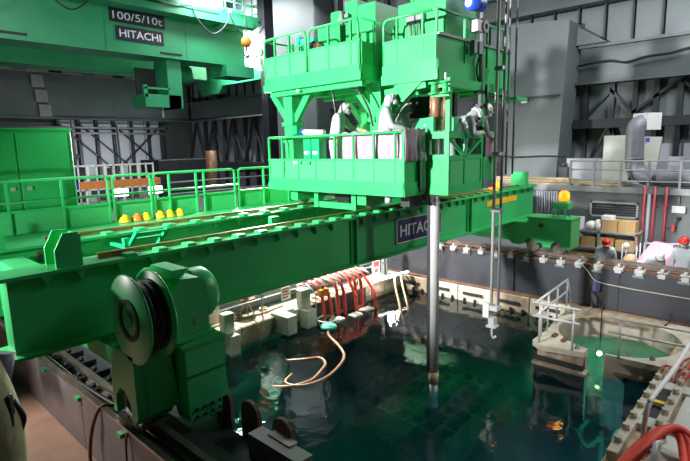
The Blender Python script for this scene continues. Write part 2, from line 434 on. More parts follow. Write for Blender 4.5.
# gallery on the right: floor slab, wall below
GA = st_root('trim_3', (18, 4, 2.3))
MB().box(16.72, 20.5, -5, 13, 2.3, 2.42).build('slab', 'beam_grey', GA)
MB().box(16.69, 16.73, -5, 13, 2.27, 2.45).build('edge_plate', 'grey_steel', GA)
struct(MB().box(16.8, 17.0, -5, 13, -0.5, 2.3).build('wall_right', 'wall_grey'))

# near rail kerb with its steel facing panels
KN = st_root('trim_4', (2.3, 6, 0))
MB().box(2.06, 2.62, -3, 34, -.5, .70).build('core', 'steel_dark', KN)
p = MB().box(2.03, 2.06, -3, -0.62, 0.0, .80).build('facing_panel', 'kerb_steel', KN)
repeat(p, [(0, 2.4*k, 0) for k in range(1, 15)])
MB().box(2.03, 2.10, -3, 34, .80, .835).build('edge_angle', 'rail_steel', KN)
MB().box(2.10, 2.2, -3, 34, .70, .76).build('cable_tray', 'black_rubber', KN)
MB().box(2.62, 3.05, -3, 34, -.5, .55).build('inner_kerb', 'steel_dark', KN)
for y in (5.36, 6.62, 7.93, 4.2): MB().box(1.985, 2.03, y-.05, y+.05, .70, .75).build('clip', 'green', KN)
# far rail kerb
KF = st_root('trim_5', (13.9, 4, -.5))
MB().box(13.6, 14.2, -5, 34, -.5, .62).build('core', 'kerb_far', KF)
MB().box(13.56, 14.2, -5, 34, .62, .68).build('top_plate', 'rust', KF)
p = MB().box(13.575, 13.6, -5, -2.3, -.42, .60).build('facing_panel', 'kerb_far', KF)
repeat(p, [(0, 2.75*k, 0) for k in range(1, 13)])
MB().box(13.5, 13.58, -3, 10.6, -.5, -.42).build('kerb_pipe', 'rust', KF)

def rail(name, x, y0, y1, z, label, side, group=None):
    t = thing(name, label, 'rail', (x, (y0+y1)/2, z-.14))
    prof = [(-.07, -.14), (.07, -.14), (.07, -.12), (.018, -.10), (.018, -.04), (.04, -.03), (.04, 0), (-.04, 0), (-.04, -.03), (-.018, -.04), (-.018, -.10), (-.07, -.12)]
    MB().prism([(x+a, z+h) for a, h in prof], 'y', y0, y1).build('rail_bar', 'rail_steel', t)
    return t
rn = rail('crane_rail', 2.33, 3.6, 34, .83, 'near steel travel rail on the grey kerb under the cable reel', 1)
ch = MB().box(2.2, 2.28, 5.6, 5.8, .70, .77); ch.cyl((2.24, 5.7, .77), (2.24, 5.7, .82), .03, 8)
c = ch.build('rail_clip', 'steel_dark', rn); repeat(c, [(0, .5*k, 0) for k in range(1, 12)])
ch = MB().box(2.38, 2.62, 5.6, 5.85, .70, .78); ch.cyl((2.45, 5.7, .77), (2.45, 5.7, .84), .035, 8)
c = ch.build('rail_chair', 'steel_dark', rn); repeat(c, [(0, .5*k, 0) for k in range(1, 12)])
rf = rail('crane_rail', 13.78, -5, 34, .84, 'far steel travel rail with bright clips along the dark kerb', -1)
ch = MB().box(13.55, 13.72, -2, -1.78, .60, .69); ch.cyl((13.6, -1.89, .69), (13.6, -1.89, .77), .04, 8); ch.box(13.5, 13.62, -1.97, -1.82, .56, .66)
c = ch.build('rail_clip', 'bright_steel', rf); repeat(c, [(random.uniform(-.02, .02), .47*k, 0) for k in range(1, 27)])
ch = MB().box(13.53, 13.56, -2.0, -1.75, .50, .56)
c = ch.build('clip_plate', 'grey_steel', rf); repeat(c, [(0, .94*k, 0) for k in range(1, 13)])

# pool coping
CF = st_root('trim_6', (13.4, 6, -1.1))
for k in range(7):
    y = 2.0+k*1.13
    MB().box(13.30, 13.5, y+.01, y+1.12, -.98, -.46, .015).build('coping_block', 'concrete' if k % 3 else 'concrete_dirty', CF)
    MB().box(13.27, 13.305, y+.3, y+.95, -.72, -.63).build('slot', 'dark_grey', CF)
    for q in (.15, .5, .85): MB().box(13.24, 13.31, y+q, y+q+.06, -1.02, -.82).build('peg', 'black_rubber', CF)
CL = st_root('trim_7', (8, 9.95, -.5))
for k in range(9):
    x = 3.4+k*1.12
    MB().box(x, x+1.11, 9.80, 10.5, -.80, -.46, .02).build('coping_block', 'concrete' if k % 2 == 0 else 'concrete_dirty', CL)
MB().box(3.4, 13.4, 9.84, 9.9, -1.3, -.80).build('coping_base', 'concrete_dirty', CL)
struct(MB().box(3.3, 13.6, 11.0, 11.15, -.5, .35).build('trim_8', 'wall_grey'))

# the water: one closed body between the pool walls
wb = MB().box(HX0+.034, HX1-.034, HY0+.034, HY1-.034, -6.39, WATER).build('pool_water', 'water')
tag(wb, 'dark teal rippled water filling the pool', 'water', kind='stuff')

# ---------------------------------------------------------------- travelling bridge
BR = thing('travelling_bridge', 'long green twin girder travelling bridge spanning the dark pool', 'bridge', (2.33, 7.2, .83))
# front girder: web, flanges, splice stiffeners
GF = MB().box(1.3, 15.0, 6.10, 6.13, 1.69, 2.52); GF.box(1.3, 15.0, 6.36, 6.39, 1.69, 2.52)
GF.box(1.22, 15.04, 6.01, 6.48, 2.52, 2.56); GF.box(1.22, 15.04, 5.97, 6.5, 1.65, 1.69); GF.box(1.3, 1.33, 6.13, 6.36, 1.69, 2.52); GF.box(14.97, 15, 6.13, 6.36, 1.69, 2.52)
gf = GF.build('front_girder', 'green', BR)
for x in (6.79, 11.06):
    b = MB().box(x-.10, x+.10, 6.07, 6.10, 1.69, 2.52)
    b.box(x-.015, x+.015, 6.0, 6.1, 1.62, 2.54)
    st = b.build('splice_plate', 'green', gf)
    bo = MB().cyl((x-.06, 6.05, 1.78), (x-.06, 6.08, 1.78), .016, 6).build('bolt', 'green', gf)
    repeat(bo, [(dx, 0, .075*k) for dx in (0, .12) for k in range(10) if k or dx])
xs = [1.67, 2.03, 2.48, 2.89, 3.31, 3.73, 4.14, 4.57, 4.99, 5.39, 5.8, 6.21, 7.02, 7.42, 7.81, 8.18, 8.56, 9.0, 9.4, 9.8, 10.15, 10.5, 10.8, 11.4, 11.8, 12.2, 12.7, 13.2, 13.7, 14.2, 14.6]
g0 = MB().prism([(6.10, 2.52), (6.02, 2.52), (6.02, 2.50), (6.10, 2.38)], 'x', xs[0]-.02, xs[0]+.02)
g0.add([(xs[0]-.055, 6.03, 2.519), (xs[0]+.055, 6.03, 2.519), (xs[0], 6.09, 2.40)], [[0, 1, 2]])
gs = MB().add([(xs[0]-.06, 6.02, 2.52), (xs[0]+.06, 6.02, 2.52), (xs[0]+.06, 6.10, 2.52), (xs[0]-.06, 6.10, 2.52), (xs[0], 6.10, 2.38), (xs[0], 6.05, 2.40)],
              [[0, 1, 2, 3], [0, 1, 5], [1, 2, 4, 5], [0, 5, 4, 3], [2, 3, 4]]).build('gusset', 'green', gf)
repeat(gs, [(x-xs[0], 0, 0) for x in xs[1:]])
cl = MB().box(2.55, 2.70, 6.03, 6.2, 2.56, 2.60, .01).build('rail_clip', 'green', gf)
repeat(cl, [(.41*k, 0, 0) for k in range(1, 31)])
# rear girder
GR = MB().box(1.3, 15.0, 7.99, 8.02, 1.69, 2.52); GR.box(1.3, 15.0, 8.36, 8.39, 1.69, 2.52)
GR.box(1.22, 15.04, 7.92, 8.48, 2.52, 2.56); GR.box(1.22, 15.04, 7.92, 8.48, 1.65, 1.69); GR.box(1.3, 1.33, 8.02, 8.36, 1.69, 2.52)
gr = GR.build('rear_girder', 'green', BR)
gs2 = MB().add([(2.94, 7.93, 2.52), (3.06, 7.93, 2.52), (3.06, 7.99, 2.52), (2.94, 7.99, 2.52), (3, 7.99, 2.38)], [[0, 1, 2, 3], [0, 1, 4], [1, 2, 4], [0, 4, 3], [2, 3, 4]]).build('gusset', 'green', gr)
repeat(gs2, [(.52*k, 0, 0) for k in range(1, 12)])
cl = MB().box(2.55, 2.70, 7.95, 8.14, 2.56, 2.60, .01).build('rail_clip', 'green', gr)
repeat(cl, [(.52*k, 0, 0) for k in range(1, 12)])
MB().box(6.3, 6.42, 7.94, 7.99, 1.69, 2.52).build('splice_plate', 'green', gr)
for y in (6.26, 8.2):
    b = MB().box(2.3, 14.6, y-.03, y+.03, 2.56, 2.585); b.box(2.3, 14.6, y-.012, y+.012, 2.585, 2.61); b.box(2.3, 14.6, y-.022, y+.022, 2.61, 2.63)
    b.build('trolley_rail', 'rail_top', BR)
# chamfered end stops standing on the girders
for y in (6.06, 7.96):
    for dy in (0, .34):
        if y > 7 and dy: continue
        xx = 1.84 if y < 7 else 1.55
        MB().prism([(xx-.06, 2.56), (xx-.06, 2.76), (xx+.04, 2.95), (xx+.20, 2.95), (xx+.20, 2.56)], 'y', y+dy, y+dy+.03).build('end_stop', 'green', BR)
MB().box(2.04, 2.07, 6.08, 6.42, 2.56, 2.92).build('end_stop', 'green', BR)
MB().box(2.12, 2.18, 7.97, 7.985, 2.30, 2.46).build('tag_plate', 'rust', BR)
MB().box(1.5, 1.56, 8.8, 8.82, 2.62, 2.78).build('tag_plate', 'rust', BR)
# cable carrier between the girders
b = MB().bar((3.15, 7.35, 2.42), (3.15, 7.0, 2.70), .05); b.bar((3.62, 7.35, 2.42), (3.62, 7.0, 2.70), .05)
b.bar((3.15, 7.2, 2.56), (3.62, 7.2, 2.56), .09, .03); b.bar((3.15, 7.05, 2.66), (3.62, 7.05, 2.66), .09, .03); b.bar((3.1, 7.3, 2.30), (3.1, 7.3, 2.58), .08)
b.bar((3.15, 7.35, 2.42), (3.15, 7.97, 2.42), .05)
b.build('cable_carrier', 'green_teal', BR)
MB().box(5.6, 5.8, 7.0, 7.1, 2.45, 2.62).build('stop_block', 'green', BR)
# cross ties at both ends
for x in (1.6, 14.4): MB().box(x, x+.3, 6.5, 7.92, 1.75, 2.45).build('end_tie', 'green', BR)
# end trucks (far: with wheel arches)
def arch(y0, y1, z0, z1, cuts):
    P = [(y0, z0)]
    for c, r in cuts:
        P += [(c+r*math.cos(a), z0+r*math.sin(a)) for a in [PI-PI*i/8 for i in range(9)]]
    return P+[(y1, z0), (y1, z1), (y0, z1)]
MB().prism([(4.42, 1.02), (4.62, 1.02)]+[(4.78+.16*math.cos(a), 1.02+.17*math.sin(a)) for a in [PI-PI*i/6 for i in range(7)]]+[(5.0, 1.02), (5.12, 1.02), (5.2, 1.12), (5.3, 1.12)]
           +[(5.5+.16*math.cos(a), 1.06+.17*math.sin(a)) for a in [PI-PI*i/6 for i in range(7)]]+[(5.8, 1.02), (6.0, 1.02), (6.1, 1.12), (9.8, 1.12), (9.8, 1.66), (5.6, 1.66), (5.55, 1.80), (4.42, 1.80)], 'x', 13.42, 14.1).build('end_truck', 'green', BR)
MB().box(13.4, 14.12, 4.4, 5.6, 1.80, 1.83).build('truck_cover', 'green', BR)
MB().cyl((13.39, 5.22, 1.62), (13.43, 5.22, 1.62), .06, 12).build('lift_hole', 'black', BR)
for y in (4.78, 5.5, 8.6, 9.4): MB().cyl((13.62, y, 1.02), (13.9, y, 1.02), .19, 20).build('wheel', 'rail_steel', BR)
# near end truck
MB().prism([(5.02, 1.0), (5.10, .90), (5.16, .90), (5.18, 1.12), (5.3, 1.24), (5.42, 1.24), (5.54, 1.12), (5.56, .90), (5.64, .90), (5.62, 1.35), (5.5, 1.7), (5.02, 1.7)], 'x', 2.08, 2.50).build('end_truck', 'green', BR)
MB().box(2.12, 2.5, 5.5, 9.6, 1.42, 1.64).build('truck_beam', 'green', BR)
w = MB().cyl((2.2, 5.36, 1.02), (2.46, 5.36, 1.02), .19, 20).build('wheel', 'rail_steel', BR)
MB().ring((2.18, 5.36, 1.02), 'x', .1, .19, .05).build('wheel_rim', 'grey_steel', w)
MB().cyl((2.3, 9.1, 1.02), (2.46, 9.1, 1.02), .19, 20).build('wheel', 'rail_steel', BR)
MB().box(2.12, 2.42, 5.02, 5.06, .86, .90).build('rail_sweep', 'rail_steel', BR)
MB().prism([(8.5, .95), (9.6, .95), (9.6, 1.64), (8.3, 1.64)], 'x', 2.05, 2.52).build('end_truck', 'green', BR)
# drive unit: gearbox case, bolted foot, motor
D = MB().prism([(2.56, .98), (3.06, .98), (3.06, 1.74), (2.98, 1.78), (2.56, 1.74)], 'y', 4.80, 5.9)
du = D.build('drive_case', 'green', BR)
MB().box(2.52, 3.08, 4.785, 5.9, 1.70, 1.735).build('case_lid', 'green', du)
MB().box(2.56, 3.06, 4.79, 4.80, 1.36, 1.37).build('case_seam', 'dark_grey', du)
MB().prism([(2.58, .82), (2.97, .82), (2.99, .98), (2.56, .98), (2.56, .92)], 'y', 4.80, 5.1).build('case_foot', 'green', du)
bo = MB().cyl((2.65, 4.78, .87), (2.65, 4.80, .87), .022, 8).build('bolt', 'dark_grey', du)
repeat(bo, [(.1*i, 0, .09*j) for i in range(4) for j in range(2) if i or j])
MB().prism([(2.40, 1.74), (2.5, 1.60), (2.56, 1.0), (2.2, 1.0), (2.2, 1.6)], 'y', 5.0, 5.9).build('truck_bracket', 'green', du)
mt = MB().prism([(2.52, 1.80), (2.92, 1.80), (2.92, 2.36), (2.84, 2.44), (2.62, 2.46), (2.52, 2.38)], 'y', 4.88, 5.75).build('motor_housing', 'green', BR)
MB().lathe((2.92, 5.3, 2.14), [(0, 0), (.29, 0), (.31, .03), (.31, .2), (.26, .27), (0, .29)], 20, 'x').build('motor_drum', 'green', mt)
MB().prism([(2.53, 2.46), (2.72, 2.46), (2.78, 2.54), (2.6, 2.54)], 'y', 5.0, 5.5).build('lifting_lug', 'green', mt)
MB().box(2.50, 2.98, 4.84, 5.8, 1.76, 1.80).build('motor_base', 'green', mt)
MB().box(2.75, 2.81, 4.872, 4.88, 1.92, 1.99).build('rating_plate', 'grey_steel', mt)
# cable reel
RC = (2.13, 5.0, 2.12)
rl = MB().cyl((2.06, RC[1], RC[2]), (2.5, RC[1], RC[2]), .08, 16).build('reel_shaft', 'green', BR)
MB().lathe((2.08, RC[1], RC[2]), [(0, 0), (.47, 0), (.48, .012), (.47, .024), (0, .024)], 48, 'x').build('reel_flange', 'green', rl)
MB().lathe((2.34, RC[1], RC[2]), [(0, 0), (.47, 0), (.48, .012), (.47, .024), (0, .024)], 48, 'x').build('reel_flange', 'green', rl)
MB().ring((2.075, RC[1], RC[2]), 'x', .175, .225, .02).build('reel_ring', 'black', rl)
b = MB()
for k in range(6): b.tube(arc((2.135+.04*k, RC[1], RC[2]), .34+.02*(k % 2), 0, 2*PI, 36, ((0, 1, 0), (0, 0, 1))), .03, 6, False)
b.build('wound_cable', 'black_rubber', rl)
MB().tube(bez([(2.24, 5.3, 1.74), (2.24, 5.38, 1.4), (2.22, 5.32, 1.1), (2.22, 5.2, .90), (2.24, 5.6, .79), (2.15, 6.8, .79), (2.14, 8.2, .79)]), .03, 8).build('trailing_cable', 'black_rubber', rl)
MB().lathe((2.36, RC[1]+.25, RC[2]-.28), [(0, 0), (.34, 0), (.36, .02), (.36, .14), (0, .14)], 28, 'x').build('reel_guard', 'green', rl)
# name board on the front girder
nb = MB().box(8.08, 9.72, 6.06, 6.10, 1.86, 2.33).build('name_board', 'navy', BR)
b = MB()
for (x0, x1, z0, z1) in ((8.06, 9.74, 2.33, 2.35), (8.06, 9.74, 1.84, 1.86), (8.06, 8.08, 1.84, 2.35), (9.72, 9.74, 1.84, 2.35)): b.box(x0, x1, 6.055, 6.10, z0, z1)
b.build('board_frame', 'letter', nb)
text_part('HITACHI', 'lettering', nb, 'letter', (8.9, 6.055, 2.095), 1.46, .25, (1, 0, 0), (0, 0, 1), .018)
# walkway behind the rear girder with guard rail and mesh infill
MB().box(1.3, 15, 8.48, 9.36, 2.50, 2.56).build('walkway_floor', 'green', BR)
wr = MB().box(1.3, 15, 9.29, 9.31, 2.50, 2.58).build('walkway_rail', 'green', BR)
posts = [1.25, 2.15, 2.95, 3.72, 3.80, 4.52, 4.58, 4.9, 5.5, 5.68, 6.45, 6.55, 7.25, 8.0, 8.8, 9.6, 10.4, 11.2, 12, 12.8, 13.6, 14.4]
p = MB().box(-.018, .018, 9.27, 9.31, 2.50, 3.40)
p = MB().box(posts[0]-.018, posts[0]+.018, 9.27, 9.31, 2.50, 3.40).build('post', 'green', wr); repeat(p, [(x-posts[0], 0, 0) for x in posts[1:]])
cuts = [(1.2, 3.72), (3.80, 4.52), (4.58, 6.45), (6.55, 14.6)]
for a, c in cuts:
    MB().tube([(a, 9.29, 3.34)]+[(a+.02, 9.29, 3.38), (a+.06, 9.29, 3.41)]+[(c-.06, 9.29, 3.41), (c-.02, 9.29, 3.38), (c, 9.29, 3.34)], .026, 8).build('top_rail', 'green', wr)
    MB().box(a, c, 9.275, 9.305, 2.90, 2.94).build('mid_rail', 'green', wr)
for i in range(len(posts)-1):
    a, c = posts[i]+.02, posts[i+1]-.02
    if c-a > .2: MB().box(a, c, 9.30, 9.308, 2.56, 2.92).build('infill_panel', 'green_mesh', wr)
# second guard rail on the outer edge of the walkway end
b = MB().tube([(1.2, 9.9, 3.02), (7, 9.9, 3.02)], .025, 8)
b.build('outer_rail', 'green', BR)
# amber beacon and yellow strip at the far end
MB().prism([(12.0, 2.20), (13.8, 2.22), (13.8, 2.37), (12.0, 2.34)], 'y', 6.085, 6.10).build('yellow_strip', 'yellow_strip', BR)
MB().box(14.2, 14.5, 6.05, 6.45, 2.56, 3.0).build('end_stop', 'green', BR)
b = MB().tube([(11.8, 8.4, 2.55), (11.8, 8.4, 2.95), (14.3, 8.4, 2.95), (14.3, 8.4, 2.55)], .025, 8)
b.build('guard_loop', 'green', BR)
for (x, y, z) in ((12.6, 6.2, 2.56), (13.75, 4.75, 2.24)):
    be = MB().lathe((x, y, z), [(0, 0), (.09, 0), (.09, .04), (0, .04)], 14).build('beacon_base', 'green', BR)
    MB().lathe((x, y, z+.04), [(0, 0), (.13, 0), (.14, .1), (.13, .22), (.07, .26), (0, .26)], 14).build('beacon_lens', 'beacon_glow', be)
    point('beacon_light', (x-.05, y-.2, z+.2), 4, (1, .5, .08), .1)
b = MB().box(13.55, 13.95, 4.58, 4.95, 2.06, 2.24)
for dx in (0, .4):
    for dy in (0, .3): b.tube([(13.53+dx, 4.63+dy, 1.83), (13.53+dx, 4.63+dy, 2.07)], .015, 6)
b.build('beacon_stand', 'green', BR)

# control cabinets on the walkway end
CB = thing('control_cabinet', 'tall flat green control cabinet at the left end of the bridge walkway', 'cabinet', (2.3, 10.1, 2.45))
MB().box(0.6, 3.42, 9.95, 10.8, 2.45, 4.24, .015).build('body', 'green', CB)
MB().box(0.58, 3.44, 9.93, 10.82, 4.24, 4.28).build('roof', 'green', CB)
for i, (x0, x1) in enumerate(((.75, 1.65), (1.66, 2.52), (2.53, 3.36))):
    d = MB().box(x0+.01, x1-.01, 9.93, 9.95, 2.5, 4.20, .006).build('door', 'green', CB)
    if i: 
        hx = x1-.12 if i == 1 else x0+.12
        MB().box(hx-.035, hx+.035, 9.90, 9.93, 3.22, 3.28).build('handle', 'bright_steel', d)
MB().box(3.15, 3.17, 9.945, 9.95, 4.1, 4.12).build('vent_hole', 'black', CB)
hats = [(3.9, 'helmet_yellow'), (4.13, 'helmet_orange'), (4.3, 'helmet_yellow'), (4.58, 'helmet_yellow'), (4.78, 'helmet_yellow'), (4.99, 'helmet_yellow')]
lab = ['yellow hard hat lying farthest left on the walkway floor', 'orange hard hat lying among the yellow ones on the walkway', 'yellow hard hat just right of the orange hard hat',
       'yellow hard hat third from the right end of the row', 'yellow hard hat second from the right end of the row', 'yellow hard hat at the right end of the row on the walkway']
for (x, m_), l in zip(hats, lab):
    t = thing('hard_hat', l, 'hard hat', (x, 9.12, 2.56), 'hard hats in a row on the bridge walkway')
    MB().ball((x, 9.12, 2.58), .105, .09, .11, 14, 6, lo=0.0).build('shell', m_, t)
    MB().lathe((x, 9.12, 2.565), [(.08, .02), (.115, 0), (.12, .012), (.10, .03)], 16).build('brim', m_, t)
    MB().box(x-.012, x+.012, 9.05, 9.18, 2.685, 2.70).build('ridge', m_, t)

# ---------------------------------------------------------------- hoist trolley on the bridge
TR = thing('hoist_trolley', 'bright green two storey hoist trolley with railed decks standing on the bridge', 'trolley', (8.5, 7.2, 2.63))
X0 = 7.0
def deck_rail(name, pts, posts, z0, zi, zt, m='green'):
    """top rail along pts with posts from z0 to zt"""
    r_ = MB().tube([(x, y, zt) for x, y in pts], .024, 8).build(name, m, TR)
    for x, y in posts: MB().box(x-.018, x+.018, y-.018, y+.018, z0, zt).build('post', m, r_)
    return r_
# lower deck
b = MB().box(X0+.02, 10.4, 5.13, 8.75, 2.97, 3.06); b.build('lower_deck', 'green', TR)
b = MB().box(X0-.02, X0+.02, 5.11, 8.78, 2.95, 3.09); b.box(X0, X0+.03, 5.11, 8.77, 3.09, 3.20); b.build('front_skirt', 'green', TR)
b = MB().box(X0, 10.4, 5.09, 5.13, 2.95, 3.09); b.box(X0, 10.4, 5.10, 5.13, 3.09, 3.2); b.build('side_skirt', 'green', TR)
b = MB().box(X0, 10.4, 8.75, 8.78, 2.95, 3.2); b.build('side_skirt', 'green', TR)
py = [8.72, 8.24, 7.80, 7.28, 6.75, 6.27, 5.78, 5.30, 5.13]
lr = deck_rail('front_rail', [(X0+.02, 8.74), (X0+.02, 5.13)], [(X0+.02, y) for y in (8.74, 8.3, 6.75, 6.27, 5.78, 5.30)], 3.2, 3.59, 4.06)
MB().box(X0-.005, X0+.04, 5.11, 8.77, 3.57, 3.61).build('mid_rail', 'green', lr)
for i in range(len(py)-1): MB().box(X0+.008, X0+.016, py[i+1]+.02, py[i]-.02, 3.20, 3.57).build('infill_panel', 'green_mesh', lr)
for y in (7.80, 7.28): MB().box(X0, X0+.03, y-.015, y+.015, 3.2, 3.6).build('stile', 'green', lr)
for y in (7.72, 7.45): MB().box(X0-.03, X0, y-.04, y+.04, 3.50, 3.56).build('latch', 'green', lr)
MB().box(X0-.005, X0, 7.82, 7.94, 3.51, 3.56).build('sticker', 'white', lr)
sr = deck_rail('side_rail', [(X0+.02, 5.13), (10.3, 5.13)], [(x, 5.13) for x in (7.5, 8.2, 9, 9.6, 10.3)], 3.2, 3.59, 4.06)
MB().box(X0, 10.4, 5.11, 5.14, 3.57, 3.61).build('mid_rail', 'green', sr)
for x in (7.02, 7.5, 8.2, 9.0, 9.6): MB().box(x+.02, x+.46, 5.118, 5.124, 3.2, 3.57).build('infill_panel', 'green_mesh', sr)
deck_rail('side_rail', [(X0+.02, 8.74), (10.3, 8.74)], [(x, 8.74) for x in (7.8, 8.6, 9.4, 10.3)], 3.2, 3.59, 4.06)
MB().box(X0+.001, X0+.05, 5.095, 5.15, 3.2, 4.06).build('corner_post', 'green', TR)
# wheels, bogies and end sill under the deck
for y in (6.26, 8.2):
    for x in (7.5, 9.8):
        MB().box(x-.28, x+.28, y-.11, y+.11, 2.72, 2.96).build('bogie', 'green', TR)
        MB().cyl((x, y-.06, 2.76), (x, y+.06, 2.76), .13, 18).build('wheel', 'grey_steel', TR)
MB().box(7.28, 7.4, 6.45, 7.65, 2.60, 2.72).build('end_sill', 'green', TR)
for y in (6.5, 7.55): MB().box(7.25, 7.42, y-.06, y+.06, 2.60, 2.96).build('sill_hanger', 'green', TR)
MB().cyl((7.5, 6.5, 2.84), (7.5, 7.6, 2.84), .05, 10).build('drive_shaft', 'grey_steel', TR)
MB().box(7.4, 7.75, 6.75, 7.15, 2.74, 2.95).build('drive_motor', 'black', TR)
MB().cyl((7.2, 5.6, 2.80), (7.2, 5.6, 2.92), .06, 12).build('guide_roller', 'bright_steel', TR)
MB().box(7.45, 7.85, 5.3, 5.5, 2.72, 2.95).build('drive_motor', 'dark_grey', TR)
MB().cyl((8.4, 5.75, 2.80), (8.7, 5.7, 2.82), .08, 12).build('guide_roller', 'black_rubber', TR)
# columns with V braces
for (x, y) in ((7.35, 8.3), (7.8, 6.26), (9.8, 8.3), (9.8, 6.26)):
    c = MB().prism([(x-.13, y-.13), (x+.13, y-.13), (x+.13, y+.13), (x-.13, y+.13)], 'z', 2.96, 5.02).build('column', 'green', TR)
    MB().box(x-.17, x+.17, y-.17, y+.17, 4.30, 4.38).build('collar', 'green', c)
    MB().box(x-.16, x+.16, y-.16, y+.16, 3.95, 4.02).build('collar', 'green', c)
    for s in (1, -1):
        MB().bar((x, y+s*.08, 4.38), (x, y+s*.62, 5.03), .10, .14).build('brace', 'green', c)
    MB().bar((x, y, 4.40), (x+.6, y, 5.03), .10, .12).build('brace', 'green', c)
MB().box(7.18, 7.22, 8.0, 8.12, 4.12, 4.30).build('junction_box', 'green_teal', TR)
# upper left deck
MB().box(X0+.02, 10.2, 6.05, 8.76, 5.02, 5.09).build('upper_deck', 'green', TR)
b = MB().box(X0-.02, X0+.02, 6.03, 8.79, 5.02, 5.16); b.box(X0, X0+.03, 6.04, 8.77, 5.16, 5.29); b.build('front_skirt', 'green', TR)
b = MB().box(X0, 10.2, 6.03, 6.07, 5.02, 5.29); b.build('side_skirt', 'green', TR)
MB().box(X0, 10.2, 8.75, 8.78, 5.02, 5.29).build('side_skirt', 'green', TR)
for k in range(4): MB().box(7.1+k*.8, 7.2+k*.8, 6.1, 8.7, 4.92, 5.02).build('floor_beam', 'green', TR)
def loop(name, y0, y1, zb, zt, x, closed0=True, closed1=True, par=TR):
    P = []
    if closed0: P += [(x, y0, zb), (x, y0, zt-.1), (x, y0+math.copysign(.03, y1-y0), zt-.03)]
    P += [(x, y0+math.copysign(.1, y1-y0), zt), (x, y1-math.copysign(.1, y1-y0), zt)]
    if closed1: P += [(x, y1-math.copysign(.03, y1-y0), zt-.03), (x, y1, zt-.1), (x, y1, zb)]
    return MB().tube(P, .024, 8).build(name, 'green', par)
ul = loop('front_rail', 8.74, 7.46, 5.3, 6.08, X0+.02)
for y in (8.40, 7.95): MB().box(X0, X0+.04, y-.018, y+.018, 5.29, 6.07).build('post', 'green', ul)
ur = loop('front_rail', 7.38, 6.10, 5.3, 6.08, X0+.02)
for y in (6.84, 6.28): MB().box(X0, X0+.04, y-.018, y+.018, 5.29, 6.07).build('post', 'green', ur)
for par, a, c in ((ul, 8.76, 7.46), (ur, 7.38, 6.05)):
    MB().box(X0-.005, X0+.035, c, a, 5.68, 5.715).build('mid_rail', 'green', par)
ys = [8.76, 8.40, 7.95, 7.46]
for i in range(3): MB().box(X0+.01, X0+.018, ys[i+1]+.02, ys[i]-.02, 5.29, 5.68).build('infill_panel', 'green_mesh', ul)
ys = [7.38, 6.84, 6.28, 6.05]
for i in range(3): MB().box(X0+.01, X0+.018, ys[i+1]+.02, ys[i]-.02, 5.29, 5.68).build('infill_panel', 'green_mesh', ur)
MB().box(X0+.02, X0+.05, 7.40, 7.44, 5.29, 5.6).build('gap_plate', 'black', TR)
us = MB().tube([(X0+.02, 6.05, 6.06), (10.1, 6.05, 6.06)], .024, 8).build('side_rail', 'green', TR)
for x in (7.4, 8.0, 8.8, 9.6): MB().box(x-.018, x+.018, 6.03, 6.07, 5.29, 6.06).build('post', 'green', us)
for x in (7.02, 7.42, 8.02, 8.82): MB().box(x+.02, x+.38 if x < 7.4 else x+.56, 6.04, 6.05, 5.29, 5.68).build('infill_panel', 'green_mesh', us)
b = MB().tube([(X0+.02, 8.74, 6.06), (10.1, 8.74, 6.06), (10.1, 6.1, 6.06)], .024, 8).build('rear_rail', 'green', TR)
for x in (8.0, 9.0, 10.1): MB().box(x-.018, x+.018, 8.72, 8.76, 5.29, 6.06).build('post', 'green', b)
# machinery on the upper left deck
MB().box(8.0, 8.7, 7.46, 8.12, 5.95, 6.36, .01).build('motor_box', 'green', TR)
MB().box(8.0, 8.5, 7.44, 7.72, 6.36, 6.62, .01).build('motor_box', 'green', TR)
MB().box(8.05, 8.6, 7.5, 7.9, 5.09, 5.95).build('motor_stand', 'green', TR)
MB().box(8.0, 8.9, 6.50, 7.10, 5.09, 6.62, .01).build('gear_tower', 'green', TR)
MB().box(7.98, 8.6, 6.95, 7.28, 5.09, 6.74, .01).build('gear_tower', 'green', TR)
MB().box(7.9, 7.98, 6.66, 6.96, 5.4, 6.05).build('tower_door', 'green', TR)
b = MB().box(7.94, 7.99, 7.16, 7.36, 6.30, 6.34); b.cyl((7.9, 7.3, 6.3), (7.9, 7.3, 6.55), .04, 8); b.cyl((7.9, 7.18, 6.34), (7.9, 7.4, 6.4), .03, 8); b.box(7.86, 7.94, 7.1, 7.2, 6.4, 6.48)
b.build('valve_fittings', 'grey_steel', TR)
MB().box(7.9, 8.1, 8.62, 9.0-.28, 6.02, 6.28, .01).build('cyan_case', 'cyan_case', TR)
MB().box(7.9, 8.15, 8.16, 8.58, 5.92, 6.2, .01).build('cyan_case', 'cyan_case', TR)
b = MB().cyl((7.85, 8.12, 6.0), (8.1, 8.12, 6.0), .10, 14); b.build('small_motor', 'black', TR)
MB().cyl((7.8, 7.98, 5.98), (8.1, 7.98, 5.98), .07, 12).build('small_motor', 'rust', TR)
MB().box(7.85, 8.15, 7.85, 8.2, 5.09, 5.88).build('motor_stand', 'green', TR)
b = MB().bar((7.6, 8.7, 5.95), (7.6, 8.05, 6.0), .04); b.bar((7.6, 8.5, 5.7), (7.6, 8.5, 6.05), .04); b.bar((7.6, 8.3, 5.7), (7.6, 8.3, 6.05), .03)
b.build('pipe_frame', 'green', TR)
